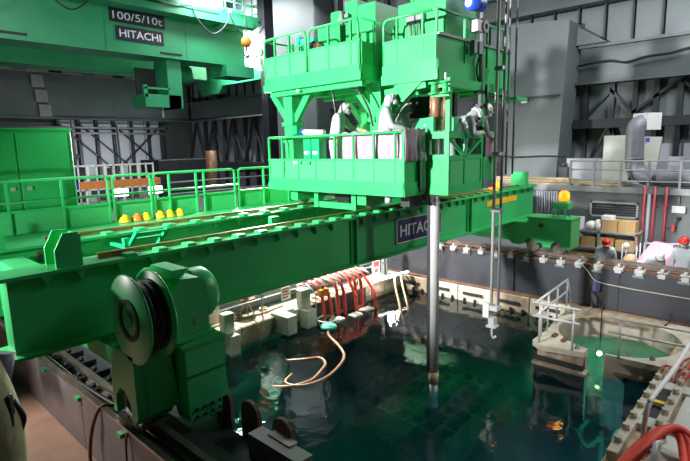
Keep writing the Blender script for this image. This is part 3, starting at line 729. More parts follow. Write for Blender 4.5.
# gauge lamp hanging on the left corner
b = MB().ball((6.98, 8.86, 5.86), .085); b.ball((6.96, 8.88, 5.68), .09); b.box(6.95, 7.02, 8.8, 8.9, 5.5, 5.6); b.build('corner_lamp', 'white', TR)
MB().tube([(7.0, 8.78, 5.9), (7.0, 8.95, 5.98), (7.0, 9.0, 5.7), (7.0, 8.8, 5.6)], .02, 6).build('corner_bracket', 'green', TR)
MB().ball((7.0, 7.72, 4.97), .035, n=8, m=5).build('drop_lamp', 'white', TR)
# upper right deck (set back)
X1 = 7.45
MB().box(X1+.02, 10.2, 4.75, 5.9, 4.92, 4.99).build('upper_deck', 'green', TR)
b = MB().box(X1-.02, X1+.02, 4.72, 5.92, 4.92, 5.09); b.box(X1, X1+.03, 4.73, 5.91, 5.09, 5.26); b.build('front_skirt', 'green', TR)
b = MB().box(X1, 10.2, 4.72, 4.75, 4.92, 5.26); b.box(X1, 10.2, 4.74, 4.76, 5.26, 5.66); b.build('side_skirt', 'green', TR)
rr_ = loop('front_rail', 5.88, 4.75, 5.26, 6.05, X1+.02, True, False)
MB().box(X1-.005, X1+.03, 4.73, 5.9, 5.64, 5.68).build('mid_rail', 'green', rr_)
ys = [5.9, 5.58, 5.04, 4.76]
for i in range(3): MB().box(X1+.005, X1+.013, ys[i+1]+.02, ys[i]-.02, 5.26, 5.64).build('infill_panel', 'green_mesh', rr_)
for y in ys[1:]: MB().box(X1, X1+.035, y-.018, y+.018, 5.26, 6.05).build('post', 'green', rr_)
sr2 = MB().tube([(X1+.02, 4.85, 6.05), (X1+.05, 4.78, 6.05), (X1+.12, 4.74, 6.05), (9.9, 4.74, 6.05)], .024, 8).build('side_rail', 'green', TR)
for x in (8.35, 9.2, 9.9): MB().box(x-.018, x+.018, 4.72, 4.76, 5.26, 6.05).build('post', 'green', sr2)
MB().box(X1, 10.2, 4.70, 4.74, 5.64, 5.68).build('edge_strip', 'grey_steel', sr2)
MB().box(X1+.02, X1+.1, 5.80, 5.86, 5.50, 5.54).build('sticker', 'white', rr_)
hh = MB().box(8.0, 9.1, 4.92, 5.95, 4.99, 6.42, .01).build('hoist_housing', 'green', TR)
for x in (8.25, 8.8): MB().cyl((x, 4.91, 6.22), (x, 4.92, 6.22), .02, 8).build('bolt', 'bright_steel', hh)
for y in (5.62, 5.42): MB().box(7.92, 8.0, y-.09, y+.09, 6.03, 6.17, .008).build('switch_box', 'grey_steel', hh)
b = MB()
for y in (5.66, 5.58, 5.46, 5.38): b.tube([(7.95, y, 6.03), (7.94, y-.02, 5.8), (7.96, y+.01, 5.5)], .014, 6)
b.box(7.93, 7.99, 5.3, 5.7, 5.74, 5.77); b.box(7.93, 7.99, 5.3, 5.7, 5.5, 5.53)
b.build('switch_cables', 'grey_steel', hh)
b = MB().box(8.1, 8.4, 5.3, 5.7, 6.42, 6.52); b.bar((8.1, 5.7, 6.42), (8.1, 5.65, 6.9), .05); b.bar((8.1, 5.45, 6.42), (8.1, 5.5, 6.9), .05)
b.cyl((8.1, 5.3, 6.6), (8.1, 5.75, 6.6), .06, 10); b.build('top_bracket', 'green', hh)
MB().lathe((7.9, 5.92, 5.56), [(0, 0), (.24, 0), (.26, .04), (.26, .3), (.22, .34), (0, .34)], 20, 'x').build('rope_drum', 'green', TR)
MB().bar((7.5, 5.9, 5.90), (9, 6.6, 6.02), .04).build('light_pipe', 'bright_steel', TR)
# big slanted support plate under the right deck
MB().prism([(5.62, 4.92), (5.05, 4.92), (5.88, 4.28), (6.12, 4.28), (6.12, 4.40)], 'x', X1+.02, X1+.12).build('slant_brace', 'green', TR)
MB().bar((7.55, 5.9, 4.8), (7.55, 5.0, 4.86), .1).build('cross_beam', 'green', TR)
for k in range(4): MB().box(7.8+k*.7, 7.9+k*.7, 4.8, 5.9, 4.82, 4.92).build('floor_beam', 'green', TR)
# flanged fittings on the lower corner of the right deck
fb = MB().box(7.36, 7.46, 4.45, 4.80, 4.62, 4.66).build('guide_bracket', 'green', TR)
for y in (4.52, 4.74):
    b = MB().cyl((7.36, y, 4.66), (7.36, y, 4.86), .05, 10); b.lathe((7.36, y, 4.83), [(0, 0), (.095, 0), (.095, .03), (0, .03)], 14); b.lathe((7.36, y, 4.66), [(0, 0), (.095, 0), (.095, .03), (0, .03)], 14)
    b.build('flange', 'green', fb)
MB().cyl((7.36, 4.52, 4.86), (7.36, 4.52, 5.0), .018, 6).build('bolt', 'bright_steel', fb)
# operator's booth frame at the right of the lower deck
BX, BY = 7.65, 4.63
MB().box(BX, 8.87, BY, 5.05, 2.97, 3.06).build('booth_floor', 'green', TR)
bf = MB().box(BX-.02, BX+.02, BY-.022, 5.07, 2.95, 3.12); bf.box(BX-.022, BX+.018, BY-.024, BY+.07, 3.121, 4.062); bf.box(BX-.022, BX+.018, 5.0, 5.072, 3.121, 4.062); bf.box(BX-.018, BX+.016, BY+.071, 4.999, 3.94, 4.06); bf.box(BX-.018, BX+.016, BY+.071, 4.999, 3.56, 3.66)
fr = bf.build('booth_front', 'green', TR)
MB().box(BX, BX+.01, BY+.07, 5.0, 3.12, 3.56).build('panel', 'green_mesh', fr)
bs = MB().box(BX+.021, 8.88, BY-.021, BY+.02, 2.951, 3.121); bs.box(BX+.021, 8.88, BY-.021, BY+.02, 3.941, 4.061); bs.box(BX+.021, 8.87, BY-.016, BY+.016, 3.56, 3.64)
for x in (8.22, 8.84): bs.box(x-.035, x+.035, BY-.018, BY+.018, 3.122, 3.94)
bs.bar((BX+.06, BY, 3.93), (8.2, BY, 3.62), .06, .04); bs.bar((8.82, BY, 3.93), (8.26, BY, 3.62), .06, .04)
sd = bs.build('booth_side', 'green', TR)
for x0, x1 in ((BX+.07, 8.18), (8.26, 8.80)): MB().box(x0, x1, BY-.005, BY+.005, 3.12, 3.56).build('panel', 'green_mesh', sd)
for x in (BX+.02, 8.84): MB().box(x-.04, x+.04, BY-.03, BY+.05, 4.06, 4.92).build('booth_post', 'green', TR)
MB().box(BX-.03, 9.3, BY-.04, BY+.06, 4.80, 4.95).build('booth_head_beam', 'green', TR)
ex = MB().box(8.9, 9.35, BY-.02, 5.0, 3.14, 3.58); e1 = ex.build('side_cabinet', 'green_mesh', TR)
MB().box(8.9, 9.36, BY-.03, 5.0, 2.98, 3.14).build('side_cabinet_base', 'grey_steel', e1)
# teal console beside the booth
MB().prism([(5.22, 4.30), (4.94, 4.32), (4.94, 4.05), (5.08, 4.05), (5.08, 3.07), (5.12, 3.07), (5.42, 4.02)], 'x', 7.66, 7.74).build('console', 'green_teal', TR)
MB().prism([(4.68, 4.30), (4.88, 4.32), (4.88, 4.07), (4.68, 4.07)], 'x', 7.9, 8.2).build('console', 'green_teal', TR)
MB().ball((7.67, 5.12, 4.18), .025, n=8, m=5).build('console_lamp', 'white', TR)
# switch boxes with white labels at the front rail, handle
for i, y in enumerate((7.60, 7.36)):
    k = MB().box(7.08, 7.3, y-.11, y+.11, 3.1, 4.0, .01).build('switch_cabinet', 'green_teal', TR)
    MB().box(7.07, 7.08, y-.07, y+.07, 3.70, 3.76).build('label_plate', 'white', k)
# monitors behind the workers
MB().box(8.3, 8.4, 4.9, 5.9, 4.35, 4.75).build('monitor', 'black', TR)
b = MB().box(8.6, 9.3, 5.2, 5.6, 3.06, 4.1); b.build('equipment_rack', 'dark_grey', TR)
# hoses round the hoist, looped cable under the left deck
MB().tube(bez([(7.2, 6.6, 5.0), (7.3, 6.35, 4.85), (7.35, 6.15, 4.5), (7.4, 6.1, 4.2)]), .02, 6).build('cable', 'black_rubber', TR)
MB().tube(bez([(7.3, 7.05, 5.0), (7.3, 7.02, 4.85), (7.35, 7.0, 4.5)]), .02, 6).build('cable', 'black_rubber', TR)
MB().tube(bez([(8.9, 4.70, 6.0), (8.85, 4.68, 5.6), (8.7, 4.68, 5.2), (8.8, 4.68, 4.9)]), .015, 6).build('cable', 'black_rubber', TR)

# telescopic masts hanging from the trolley
MA = thing('telescopic_mast', 'thick two tone steel mast standing straight in the water before the name board', 'mast', (7.85, 5.02, -1.4))
MB().cyl((7.85, 5.02, -.55), (7.85, 5.02, 4.9), .088, 20).build('outer_tube', 'bright_steel', MA)
MB().cyl((7.85, 5.02, -.78), (7.85, 5.02, -.53), .094, 20).build('collar', 'tan', MA)
MB().cyl((7.85, 5.02, -1.6), (7.85, 5.02, -.75), .08, 20).build('inner_tube', 'grey_steel', MA)
MB().box(7.77, 7.80, 5.07, 5.135, -.55, 2.95).build('dark_strip', 'steel_dark', MA)  # dark strip down the left side of the mast
MB().cyl((7.85, 5.02, 4.1), (7.85, 5.02, 4.9), .10, 18).build('copper_sleeve', 'copper', MA)
b = MB().cyl((7.88, 4.85, 4.1), (7.88, 4.85, 4.85), .03, 8); b.build('side_rod', 'copper', MA)

TL = thing('handling_tool', 'thin twin tube grapple tool hanging above the water with hook at its end', 'tool', (9.25, 4.5, -.1))
MB().cyl((9.22, 4.53, .45), (9.22, 4.53, 12.5), .032, 12).build('tube', 'bright_steel', TL)
MB().cyl((9.30, 4.42, .55), (9.30, 4.42, 12.5), .026, 12).build('tube', 'grey_steel', TL)
MB().box(9.17, 9.34, 4.38, 4.58, .46, .56).build('clamp', 'bright_steel', TL)
MB().box(9.15, 9.27, 4.55, 4.68, .30, .60).build('clamp', 'white', TL)
MB().box(9.16, 9.32, 4.44, 4.56, .12, .30).build('grapple', 'bright_steel', TL)
MB().box(9.14, 9.34, 4.40, 4.60, .10, .14).build('grapple_plate', 'bright_steel', TL)
MB().tube(bez([(9.22, 4.5, .12), (9.22, 4.5, -.05), (9.25, 4.48, -.14), (9.29, 4.44, -.10)]), .022, 8).build('hook', 'bright_steel', TL)
for z in (2.5, 3.6, 5.2): MB().box(9.18, 9.34, 4.38, 4.57, z, z+.07).build('clamp', 'grey_steel', TL)

PP = thing('guide_pole', 'grey lifting pole with a white block at the trolley corner', 'pole', (8.75, 4.62, 4.3))
MB().cyl((8.75, 4.62, 4.45), (8.75, 4.62, 12.5), .04, 12).build('pole', 'grey_steel', PP)
MB().box(8.5, 8.7, 4.56, 4.72, 5.82, 6.02, .01).build('block', 'white', PP)
MB().ring((8.75, 4.56, 5.92), 'y', .05, .11, .06, 18).build('sheave', 'grey_steel', PP)
MB().box(8.6, 8.72, 4.58, 4.66, 5.44, 5.66).build('grey_box', 'grey_steel', PP)
MB().box(8.42, 8.52, 4.58, 4.66, 5.44, 5.66).build('grey_box', 'grey_steel', PP)
b = MB().box(8.66, 8.84, 4.52, 4.72, 4.5, 4.56); b.box(8.66, 8.84, 4.52, 4.72, 4.75, 4.8); b.cyl((8.75, 4.5, 4.45), (8.75, 4.5, 4.9), .03, 8)
b.build('guide_bush', 'dark_grey', PP)
# blue lamp head over the trolley corner
BL = thing('blue_lamp_head', 'blue lamp housing with white lens high over the trolley corner', 'lamp', (8.55, 4.65, 6.25))
MB().cyl((8.4, 4.7, 6.3), (8.7, 4.6, 6.3), .13, 16).build('housing', 'blue', BL)
MB().cyl((8.38, 4.7, 6.3), (8.42, 4.69, 6.3), .08, 14).build('lens', 'white', BL)
MB().cyl((8.6, 4.62, 6.42), (8.6, 4.62, 12.4), .02, 8).build('hanger', 'dark_grey', BL)
# long guide rods at the right of the tool
GRD = thing('guide_rods', 'pair of dark vertical rods hanging right of the grapple tool', 'rod', (9.9, 4.45, 3.0))
for x, y in ((9.75, 4.55), (9.95, 4.5)): MB().cyl((x, y, 3.2), (x, y, 12.6), .022, 8).build('rod', 'grey_steel', GRD)
MB().box(9.6, 10.1, 4.3, 4.9, 4.66, 4.72).build('foot_plate', 'green', GRD)

# pink plastic sheets over the deck rail
def sheet(name, label, pts_top, drop, thick, fold, m='pink', cat='sheet', grp=None, nx=40, nz=10):
    """cloth hung along the polyline pts_top, falling by drop with folds, with real thickness"""
    P = [Vector(p) for p in pts_top]; L = [0]
    for i in range(1, len(P)): L.append(L[-1]+(P[i]-P[i-1]).length)
    def at(t):
        d = t*L[-1]
        for i in range(1, len(P)):
            if d <= L[i]+1e-9:
                k = (d-L[i-1])/(L[i]-L[i-1]); q = P[i-1].lerp(P[i], k); t_ = (P[i]-P[i-1]).normalized(); return q, Vector((-t_.y, t_.x, 0))
    vs = []; fs = []
    for side in (0, 1):
        for j in range(nz+1):
            for i in range(nx+1):
                q, n = at(i/nx); d = drop(i/nx)*j/nz
                w = fold*(.25+.75*j/nz)*math.sin(i*1.9+math.sin(i*.7)*1.5)+fold*.5*math.sin(i*.8+j*.7)
                vs.append(q+n*(w+side*thick)-Vector((0, 0, d))+Vector((0, 0, .015*math.sin(i*.9) if j == 0 else 0)))
    W = nx+1; T = W*(nz+1)
    for j in range(nz):
        for i in range(nx):
            a = j*W+i; fs.append([a, a+1, a+W+1, a+W]); fs.append([T+a, T+a+W, T+a+W+1, T+a+1])
    for i in range(nx):
        fs.append([i, T+i, T+i+1, i+1]); a = nz*W+i; fs.append([a, a+1, T+a+1, T+a])
    for j in range(nz):
        a = j*W; fs.append([a, a+W, T+a+W, T+a]); a = j*W+nx; fs.append([a, T+a, T+a+W, a+W])
    b = MB().add(vs, fs, True)
    return b.build(name, m, None, label, cat, grp)
sheet('plastic_sheet', 'pale pink plastic sheet draped inside the front deck rail before the workers', [(7.10, 6.62, 4.10), (7.10, 5.18, 4.10)], lambda t: .56, .01, .02)
sheet('plastic_sheet', 'pink plastic sheet hanging from the deck side rail next to the booth', [(6.99, 5.06, 4.12), (7.60, 5.06, 4.12)], lambda t: 0.56 if t < .72 else 1.12, .01, .018, nx=24)

RS_ = thing('rolled_sheet', 'white rolled sheet with blue end lying on the deck rail left of the leaning worker', 'roll', (7.15, 7.5, 4.1))
MB().cyl((7.12, 7.74, 4.15), (7.2, 7.2, 4.12), .06, 14).build('roll', 'white', RS_)
MB().cyl((7.118, 7.78, 4.152), (7.125, 7.70, 4.148), .063, 14).build('blue_end', 'blue', RS_)

# ---------------------------------------------------------------- pool edge
def block(name, label, boxes, m, group=None):
    b = MB()
    for q in boxes: b.box(*q, .015)
    return b.build(name, m, None, label, 'block', group)
block('concrete_post', 'square concrete post at the pool edge nearest the green drive unit', [(6.22, 6.50, 9.70, 9.94, -.46, 0.02)], 'concrete_grey')
block('concrete_block', 'concrete block hanging over the water below the leftmost post', [(6.22, 6.50, 9.50, 9.79, -1.05, -.47)], 'concrete_grey')
block('concrete_block', 'wide concrete block jutting over the water between the two posts', [(7.80, 8.12, 9.30, 10.0, -.86, -.38)], 'concrete_grey')
block('concrete_post', 'square concrete post at the pool edge beside the hose rack', [(8.66, 8.98, 9.70, 9.94, -.46, 0.05)], 'concrete_grey')
block('concrete_block', 'concrete block hanging over the water below the post by the hose rack', [(8.62, 8.96, 9.46, 9.79, -1.02, -.47)], 'concrete_grey')
block('concrete_post', 'tall pale post behind the leftmost concrete post against the low wall', [(6.35, 6.65, 10.55, 10.85, -.46, 0.42)], 'concrete')

PR = thing('pool_railing', 'grey pipe and wire railing along the bright pool edge', 'railing', (8, 10.15, -.46))
for x in (5.2, 7.65, 9.75, 11.4, 12.9): MB().cyl((x, 10.12, -.46), (x, 10.12, .32), .025, 8).build('post', 'grey_steel', PR)
MB().tube([(4.4, 10.12, .0), (13.4, 10.12, .0)], .016, 6).build('wire', 'bright_steel', PR)
MB().tube([(4.4, 10.12, .14), (13.4, 10.12, .14)], .016, 6).build('wire', 'bright_steel', PR)
MB().box(12.86, 12.98, 10.2, 10.34, -.46, .75).build('end_post', 'grey_steel', PR)
def sign(name, label, x, z, w_, h_):
    t = thing(name, label, 'sign', (x, 10.09, z))
    MB().box(x, x+w_, 10.085, 10.095, z, z+h_).build('board', 'white', t)
    b = MB()
    for k in range(4): b.box(x+.03, x+w_-.03-(.06 if k % 2 else 0), 10.082, 10.085, z+h_-.07-k*.075, z+h_-.035-k*.075)
    b.build('red_writing', 'red', t)
    return t
sign('warning_sign', 'small white sign with red writing on the left stretch of pool railing', 8.28, -.22, .32, .36)
t = sign('warning_sign', 'red and white warning sign near the far corner of the pool railing', 12.1, -.30, .38, .46)
MB().box(12.15, 12.43, 10.078, 10.083, -.02, .12).build('red_panel', 'red', t)
MB().box(12.2, 12.38, 10.078, 10.083, -.24, -.10).build('red_panel', 'red', t)
# tripod with a round pan lamp
TP = thing('tripod_lamp', 'brown round lamp pan with white cap on small tripod at the pool edge', 'lamp', (7.4, 10.45, -.46))
for a in range(3): MB().bar((7.4+.05*math.cos(2.1*a), 10.45+.05*math.sin(2.1*a), -.12), (7.4+.22*math.cos(2.1*a), 10.45+.22*math.sin(2.1*a), -.46), .03).build('leg', 'tan', TP)
MB().lathe((7.4, 10.45, -.1), [(0, -.02), (.16, 0), (.25, .08), (.23, .12), (0, .13)], 20).build('pan', 'rust', TP)
MB().ball((7.36, 10.4, .1), .09, .09, .08).build('cap', 'white', TP)
for i, (x, y, r_, l) in enumerate(((7.05, 10.4, .12, 'small brown coil lying left of the tripod'), (7.85, 10.35, .09, 'small tan coil lying right of the tripod'))):
    t = MB()
    for k in range(3): t.tube(arc((x, y, -.43+.035*k), r_, 0, 2*PI, 20, ((1, 0, 0), (0, 1, 0))), .02, 6, False)
    t.build('rope_coil', 'rust' if i == 0 else 'tan', None, l, 'rope')
MB().tube(bez([(5.0, 10.3, -.42), (5.8, 10.25, -.42), (6.6, 10.35, -.42), (7.6, 10.22, -.42), (8.5, 10.3, -.42)]), .03, 7).build('edge_hose', 'tan', None, 'tan hose lying along the left pool edge behind the posts', 'hose')
MB().tube(bez([(7.2, 9.86, -.40), (7.2, 9.72, -.50), (7.2, 9.70, -.9), (7.2, 9.7, -1.3)]), .02, 6).build('hanging_rope', 'tan', None, 'thin tan rope hanging into the water left of the jutting block', 'rope')

# hose rack with red hoses
HR = thing('hose_rack', 'pale pipe rack carrying the red hoses over the pool edge', 'rack', (10.8, 9.9, -.46))
for y, z in ((9.62, -.10), (10.0, .10), (10.35, .0)): MB().tube([(9.05, y, z), (11.5, y, z)], .022, 8).build('rack_pipe', 'bright_steel', HR)
for x in (9.1, 9.9, 10.7, 11.5):
    MB().tube([(x, 9.62, -.10), (x, 10.0, .10), (x, 10.35, .0), (x, 10.35, -.46)], .022, 8).build('rack_pipe', 'bright_steel', HR)
    MB().tube([(x, 9.62, -.10), (x, 9.62, -1.3)], .02, 8).build('rack_leg', 'grey_steel', HR)
for k in range(9): MB().tube([(9.25+k*.25, 9.55, .04), (9.25+k*.25, 10.4, .22)], .025, 8).build('cross_pipe', 'bright_steel', HR)
MB().box(9.1, 11.4, 9.78, 9.8, -.9, -.48).build('back_plate', 'dark_grey', HR)
hx = [(9.25, 9.15, 9.34), (9.5, 9.3, 9.20), (9.85, 9.8, 9.42), (10.1, 10.1, 9.45), (10.45, 10.42, 9.30), (10.65, 10.62, 9.46), (10.9, 10.88, 9.46), (11.15, 11.1, 9.15)]
ordl = ['leftmost red hose, nearest the orange pump', 'second red hose from the left on the rack', 'third red hose from the left on the rack', 'fourth red hose from the left on the rack',
        'fifth red hose from the left on the rack', 'sixth red hose from the left on the rack', 'seventh red hose from the left on the rack', 'rightmost red hose on the rack by the far corner']
for (xt, xb, yb), l in zip(hx, ordl):
    t = thing('red_hose', l, 'hose', (xt, 9.9, -.4), 'red hoses hanging over the pool edge rack')
    MB().tube(bez([(xt+.05, 10.38, -.03), (xt+.03, 10.1, .10), (xt, 9.8, .08), (xt, 9.58, -.10), (xb+.05, yb+.08, -.5), (xb, yb, -1.15)]), .046, 10).build('hose_body', 'red_hose', t)
    MB().cyl((xt+.05, 10.38, .02), (xt+.06, 10.5, -.05), .065, 10).build('coupling', 'grey_steel', t)
PU = thing('small_pump', 'orange box pump clamped at the left end of the hose rack', 'pump', (9.35, 9.6, -.25))
MB().box(9.2, 9.5, 9.48, 9.72, -.22, -.02, .02).build('pump_body', 'orange', PU)
MB().cyl((9.35, 9.6, -.02), (9.35, 9.6, .08), .05, 10).build('pump_cap', 'dark_grey', PU)
SK = thing('float_skimmer', 'teal float skimmer in a wire ring frame on the water below the orange pump', 'skimmer', (8.95, 9.0, -.92))
MB().lathe((8.95, 9.0, -.93), [(0, 0), (.20, .0), (.23, .05), (.2, .1), (.1, .13), (0, .13)], 18).build('float_body', 'fishnet_teal', SK)
MB().tube(arc((9.05, 9.15, -.72), .26, 0, 2*PI, 26, ((1, 0, 0), (0, 1, 0))), .015, 6, False).build('ring', 'bright_steel', SK)
for a in (0.3, 2.4, 4.4): MB().tube([(9.05+.26*math.cos(a), 9.15+.26*math.sin(a), -.72), (8.95+.2*math.cos(a), 9.0+.2*math.sin(a), -.88)], .012, 6).build('frame_leg', 'bright_steel', SK)
for i, (x, y, l) in enumerate(((9.55, 9.25, 'pale square float lying on the water under the left red hoses'), (10.16, 9.12, 'larger pale square float on the water under the middle red hoses'), (10.75, 9.2, 'pale square float on the water under the right red hoses'))):
    b = MB().box(x-.2, x+.2, y-.14, y+.14, -.97, -.87, .02); o = b.build('pool_float', 'concrete_grey', None, l, 'float', 'pale floats under the hoses')
MB().tube(bez([(8.95, 9.0, -.95), (8.6, 8.65, -.93), (8.28, 8.02, -.92), (7.94, 7.51, -.92), (7.49, 7.21, -.92), (6.83, 7.02, -.93), (6.3, 7.14, -.93), (6.16, 7.5, -.93), (6.5, 7.7, -.93)]), .035, 8).build('float_hose', 'copper', None, 'long tan hose floating from the skimmer in an outer loop', 'hose')
MB().tube(bez([(6.9, 8.35, -.95), (7.2, 8.02, -.92), (7.46, 7.82, -.92), (7.32, 7.5, -.92), (7.0, 7.32, -.92), (6.55, 7.16, -.92), (6.12, 7.31, -.93), (5.9, 7.6, -.95)]), .035, 8).build('float_hose', 'copper', None, 'pale hose floating in a tight inner loop near the sparkle', 'hose')
# lamps and hoses in the far corner
FL = thing('tube_lamp', 'glowing white tube lamp lying on the far left pool corner', 'lamp', (12.7, 9.6, -.42))
MB().bar((11.95, 9.75, -.36), (13.2, 9.5, -.34), .10, .06).build('housing', 'white', FL)
MB().cyl((11.95, 9.70, -.30), (13.2, 9.45, -.28), .03, 8).build('tube', 'lamp_glow', FL)
area('tube_light', (12.5, 9.5, -.18), (11.6, 8.9, -1), .3, 60, (1, .98, .95))
area('tube_light', (12.3, 9.55, -.15), (11.4, 10.1, -.05), .3, 25, (1, .98, .95))
for i, (dx, l) in enumerate(((0, 'left tan hose drooping from the far corner into the pool'), (.35, 'right tan hose drooping from the far corner into the pool'))):
    MB().tube(bez([(13.2-dx, 9.7, -.38), (12.6-dx, 9.3, -.3), (12.0-dx, 8.8, -.42), (11.6-dx, 8.35, -.8), (11.3-dx, 8.0, -1.5)]), .035, 8).build('corner_hose', 'tan', None, l, 'hose')
MB().tube(bez([(13.4, 9.8, -.40), (13.38, 8.5, -.42), (13.42, 6.5, -.43), (13.4, 4.5, -.43)]), .035, 8).build('edge_pipe', 'rust', None, 'brown hose lying on top of the far pool coping', 'hose')

# near rail end pieces
RS = thing('rail_stop', 'grey channel rail stop at the near pool edge beside the drive unit', 'rail stop', (2.95, 3.8, .55))
MB().box(2.86, 3.05, 3.35, 4.15, .55, .83).build('channel', 'kerb_steel', RS)
MB().box(2.97, 3.08, 3.6, 3.95, .83, .85).build('end_plate', 'concrete', RS)
for i, y in enumerate((4.95, 4.42, 3.85)):
    MB().prism([(y-.16, .5), (y+.16, .5), (y+.16, .85)]+[(y+.16*math.cos(a), .85+.16*math.sin(a)) for a in [PI*k/6 for k in range(1, 6)]]+[(y-.16, .85)], 'x', 3.08, 3.13).build('round_bracket', 'rust', None,
        ['round topped bracket nearest the green drive unit', 'round topped bracket in the middle of the near pool edge', 'round topped bracket behind the grey rail stop'][i], 'bracket', 'brackets along the near pool edge')
# cable loop on the near kerb
MB().tube(bez([(2.2, 5.9, .80), (2.06, 5.95, .84), (1.98, 6.0, .70), (1.95, 6.15, .35), (1.9, 6.05, .05), (1.85, 5.4, .03), (1.9, 4.6, .03), (1.95, 3.8, .03)]), .022, 8).build('kerb_cable', 'rust', None, 'brown cable looping down the near grey kerb to the floor', 'cable')
MB().tube(bez([(2.06, 5.2, .83), (2.0, 5.2, .7), (1.99, 5.22, .3), (1.98, 5.25, .04)]), .012, 6).build('kerb_cable', 'dark_grey', None, 'thin dark cable hanging straight down the near kerb', 'cable')
MB().tube(bez([(2.09, 4.35, .82), (2.02, 4.3, .80), (2.0, 3.9, .62), (2.0, 3.4, .5)]), .016, 6).build('kerb_cable', 'black', None, 'black cable end clipped at the near kerb lower right', 'cable')

# ---------------------------------------------------------------- round pit platform with gate
GX, GY, GRAD = 11.76, 2.77, 1.21
PT = st_root('trim_9', (11.7, 2.8, -.5))
def arcp(a0, a1, n=14, r=GRAD): return [(GX+r*math.cos(R(a0+(a1-a0)*i/n)), GY+r*math.sin(R(a0+(a1-a0)*i/n))) for i in range(n+1)]
MB().prism([(10.33, 3.02)]+arcp(168, 58, 18)+[(12.6, 4.21), (12.24, 4.21), (11.2, 4.09), (10.34, 4.09), (10.15, 3.84)], 'z', -.54, -.42).build('left_plate', 'concrete', PT)
MB().prism([(10.50, 2.68)]+arcp(184, 330, 24)+[(13.3, 2.0), (13.3, 1.0), (10.58, 1.0)], 'z', -.54, -.42).build('right_plate', 'concrete', PT)
MB().prism(arcp(58, -30, 16)+[(13.48, 2.1), (13.48, 4.2), (12.6, 4.21)], 'z', -.54, -.43).build('back_plate', 'concrete_dirty', PT)
b = MB()
for i in range(44):
    a0, a1 = R(-176+i*344/44), R(-176+(i+1)*344/44)
    P = [(GX+r*math.cos(a), GY+r*math.sin(a)) for r, a in ((GRAD, a0), (GRAD, a1), (GRAD+.08, a1), (GRAD+.08, a0))]
    b.prism(P, 'z', -4.5, -.54)
b.build('pit_liner', 'concrete', PT)
MB().box(10.36, 10.5, 3.04, 4.05, -5.5, -.75).build('gate_wall', 'steel_dark', PT)
MB().box(10.40, 10.55, 3.06, 4.0, -.75, -.54).build('gate_girder', 'concrete_dirty', PT)
MB().box(10.25, 10.5, 2.95, 4.06, -.92, -.86).build('gate_ledge', 'concrete_dirty', PT)
MB().box(10.56, 10.7, 1.75, 2.66, -5.5, -.75).build('gate_wall', 'steel_dark', PT)
MB().box(10.62, 10.75, 1.0, 2.62, -.76, -.54).build('gate_girder', 'tan', PT)
MB().box(10.5, 10.72, 1.0, 2.68, -.80, -.74).build('gate_ledge', 'concrete_dirty', PT)
for k in range(4): MB().box(10.53, 10.56, 1.8+k*.24, 1.84+k*.24, -1.0, -.80).build('gate_rib', 'steel_dark', PT)
for x, y in ((10.6, 3.55), (10.75, 3.8)): MB().box(x, x+.2, y-.04, y+.04, -.42, -.37).build('cleat', 'rust', PT)
for x, y in ((10.45, 3.2), (10.8, 1.9), (10.75, 2.3)): MB().lathe((x, y, -.42), [(0, .1), (.035, .08), (.04, .03), (.06, 0)], 10).build('eye_bolt', 'grey_steel', PT)

PL = thing('platform_railing', 'pale pipe railing round the left half of the pit platform', 'railing', (10.2, 3.9, -.42))
TZ = .48
P1 = [(12.45, 4.12), (10.25, 4.0), (10.25, 3.15)]
for z in (TZ, TZ-.30):
    MB().tube([(12.45, 4.12, z), (10.22, 4.0, z)], .026, 8).build('rail_bar', 'bright_steel', PL)
    MB().tube([(10.24, 4.08, z-.01), (10.28, 3.12, z-.01)], .026, 8).build('rail_bar', 'bright_steel', PL)
for x, y in ((12.45, 4.12), (11.7, 4.08), (11.0, 4.03), (10.28, 3.93), (10.3, 3.25), (10.6, 4.02)): MB().tube([(x, y, -.42), (x, y, TZ)], .024, 8).build('post', 'bright_steel', PL)
MB().tube([(12.45, 4.12, TZ), (12.7, 4.05, -.42)], .022, 8).build('strut', 'bright_steel', PL)
PQ = thing('platform_railing', 'pale two bar railing over the right half of the pit platform', 'railing', (10.5, 2, -.42))
for z in (.40, .11): MB().tube([(10.38, 2.62, z), (10.5, .9, z)], .024, 8).build('rail_bar', 'bright_steel', PQ)
for y in (2.42, 1.05): MB().tube([(10.45, y, -.42), (10.42, y, .42)], .022, 8).build('post', 'bright_steel', PQ)
UL = thing('underwater_lamp', 'small glowing lamp hanging in the gap of the pit gate', 'lamp', (10.8, 2.86, -.6))
MB().ball((10.8, 2.86, -.55), .05).build('bulb', 'underwater_glow', UL)
MB().cyl((10.8, 2.86, -.5), (10.8, 2.86, .75), .012, 6).build('cord', 'black', UL)
MB().tube(bez([(13.6, 4.25, .72), (13.52, 4.0, .52), (13.5, 3.75, .28), (13.5, 3.2, .22), (13.5, 2.45, .20), (13.5, 1.6, .19), (13.5, 0, .2)]), .014, 6).build('kerb_rope', 'concrete', None, 'pale rope strung along the dark far kerb', 'rope')
# unseen fills added under water: behind the gate, low along near and right walls
point('underwater_fill', (10.8, 3.7, -2.6), 130, (.25, 1, .5), .12)
point('underwater_fill', (10.95, 1.95, -2.6), 100, (.3, 1, .55), .1)
point('underwater_fill', (3.7, 5.6, -2.6), 80, (.35, 1, .8), .12)
point('underwater_fill', (6.8, 2.05, -2.2), 120, (.3, .85, 1), .12)
TC = MB().tube(bez([(10.1, 2.8, -2.6), (9.9, 2.9, -2.9), (10.1, 3.0, -3.1), (9.8, 2.7, -3.3), (9.95, 2.5, -3.0), (9.7, 2.4, -3.6)]), .05, 8)
TC.build('sunken_hose', 'fishnet_teal', None, 'pale green hose coiled under water in front of the pit gate', 'hose')
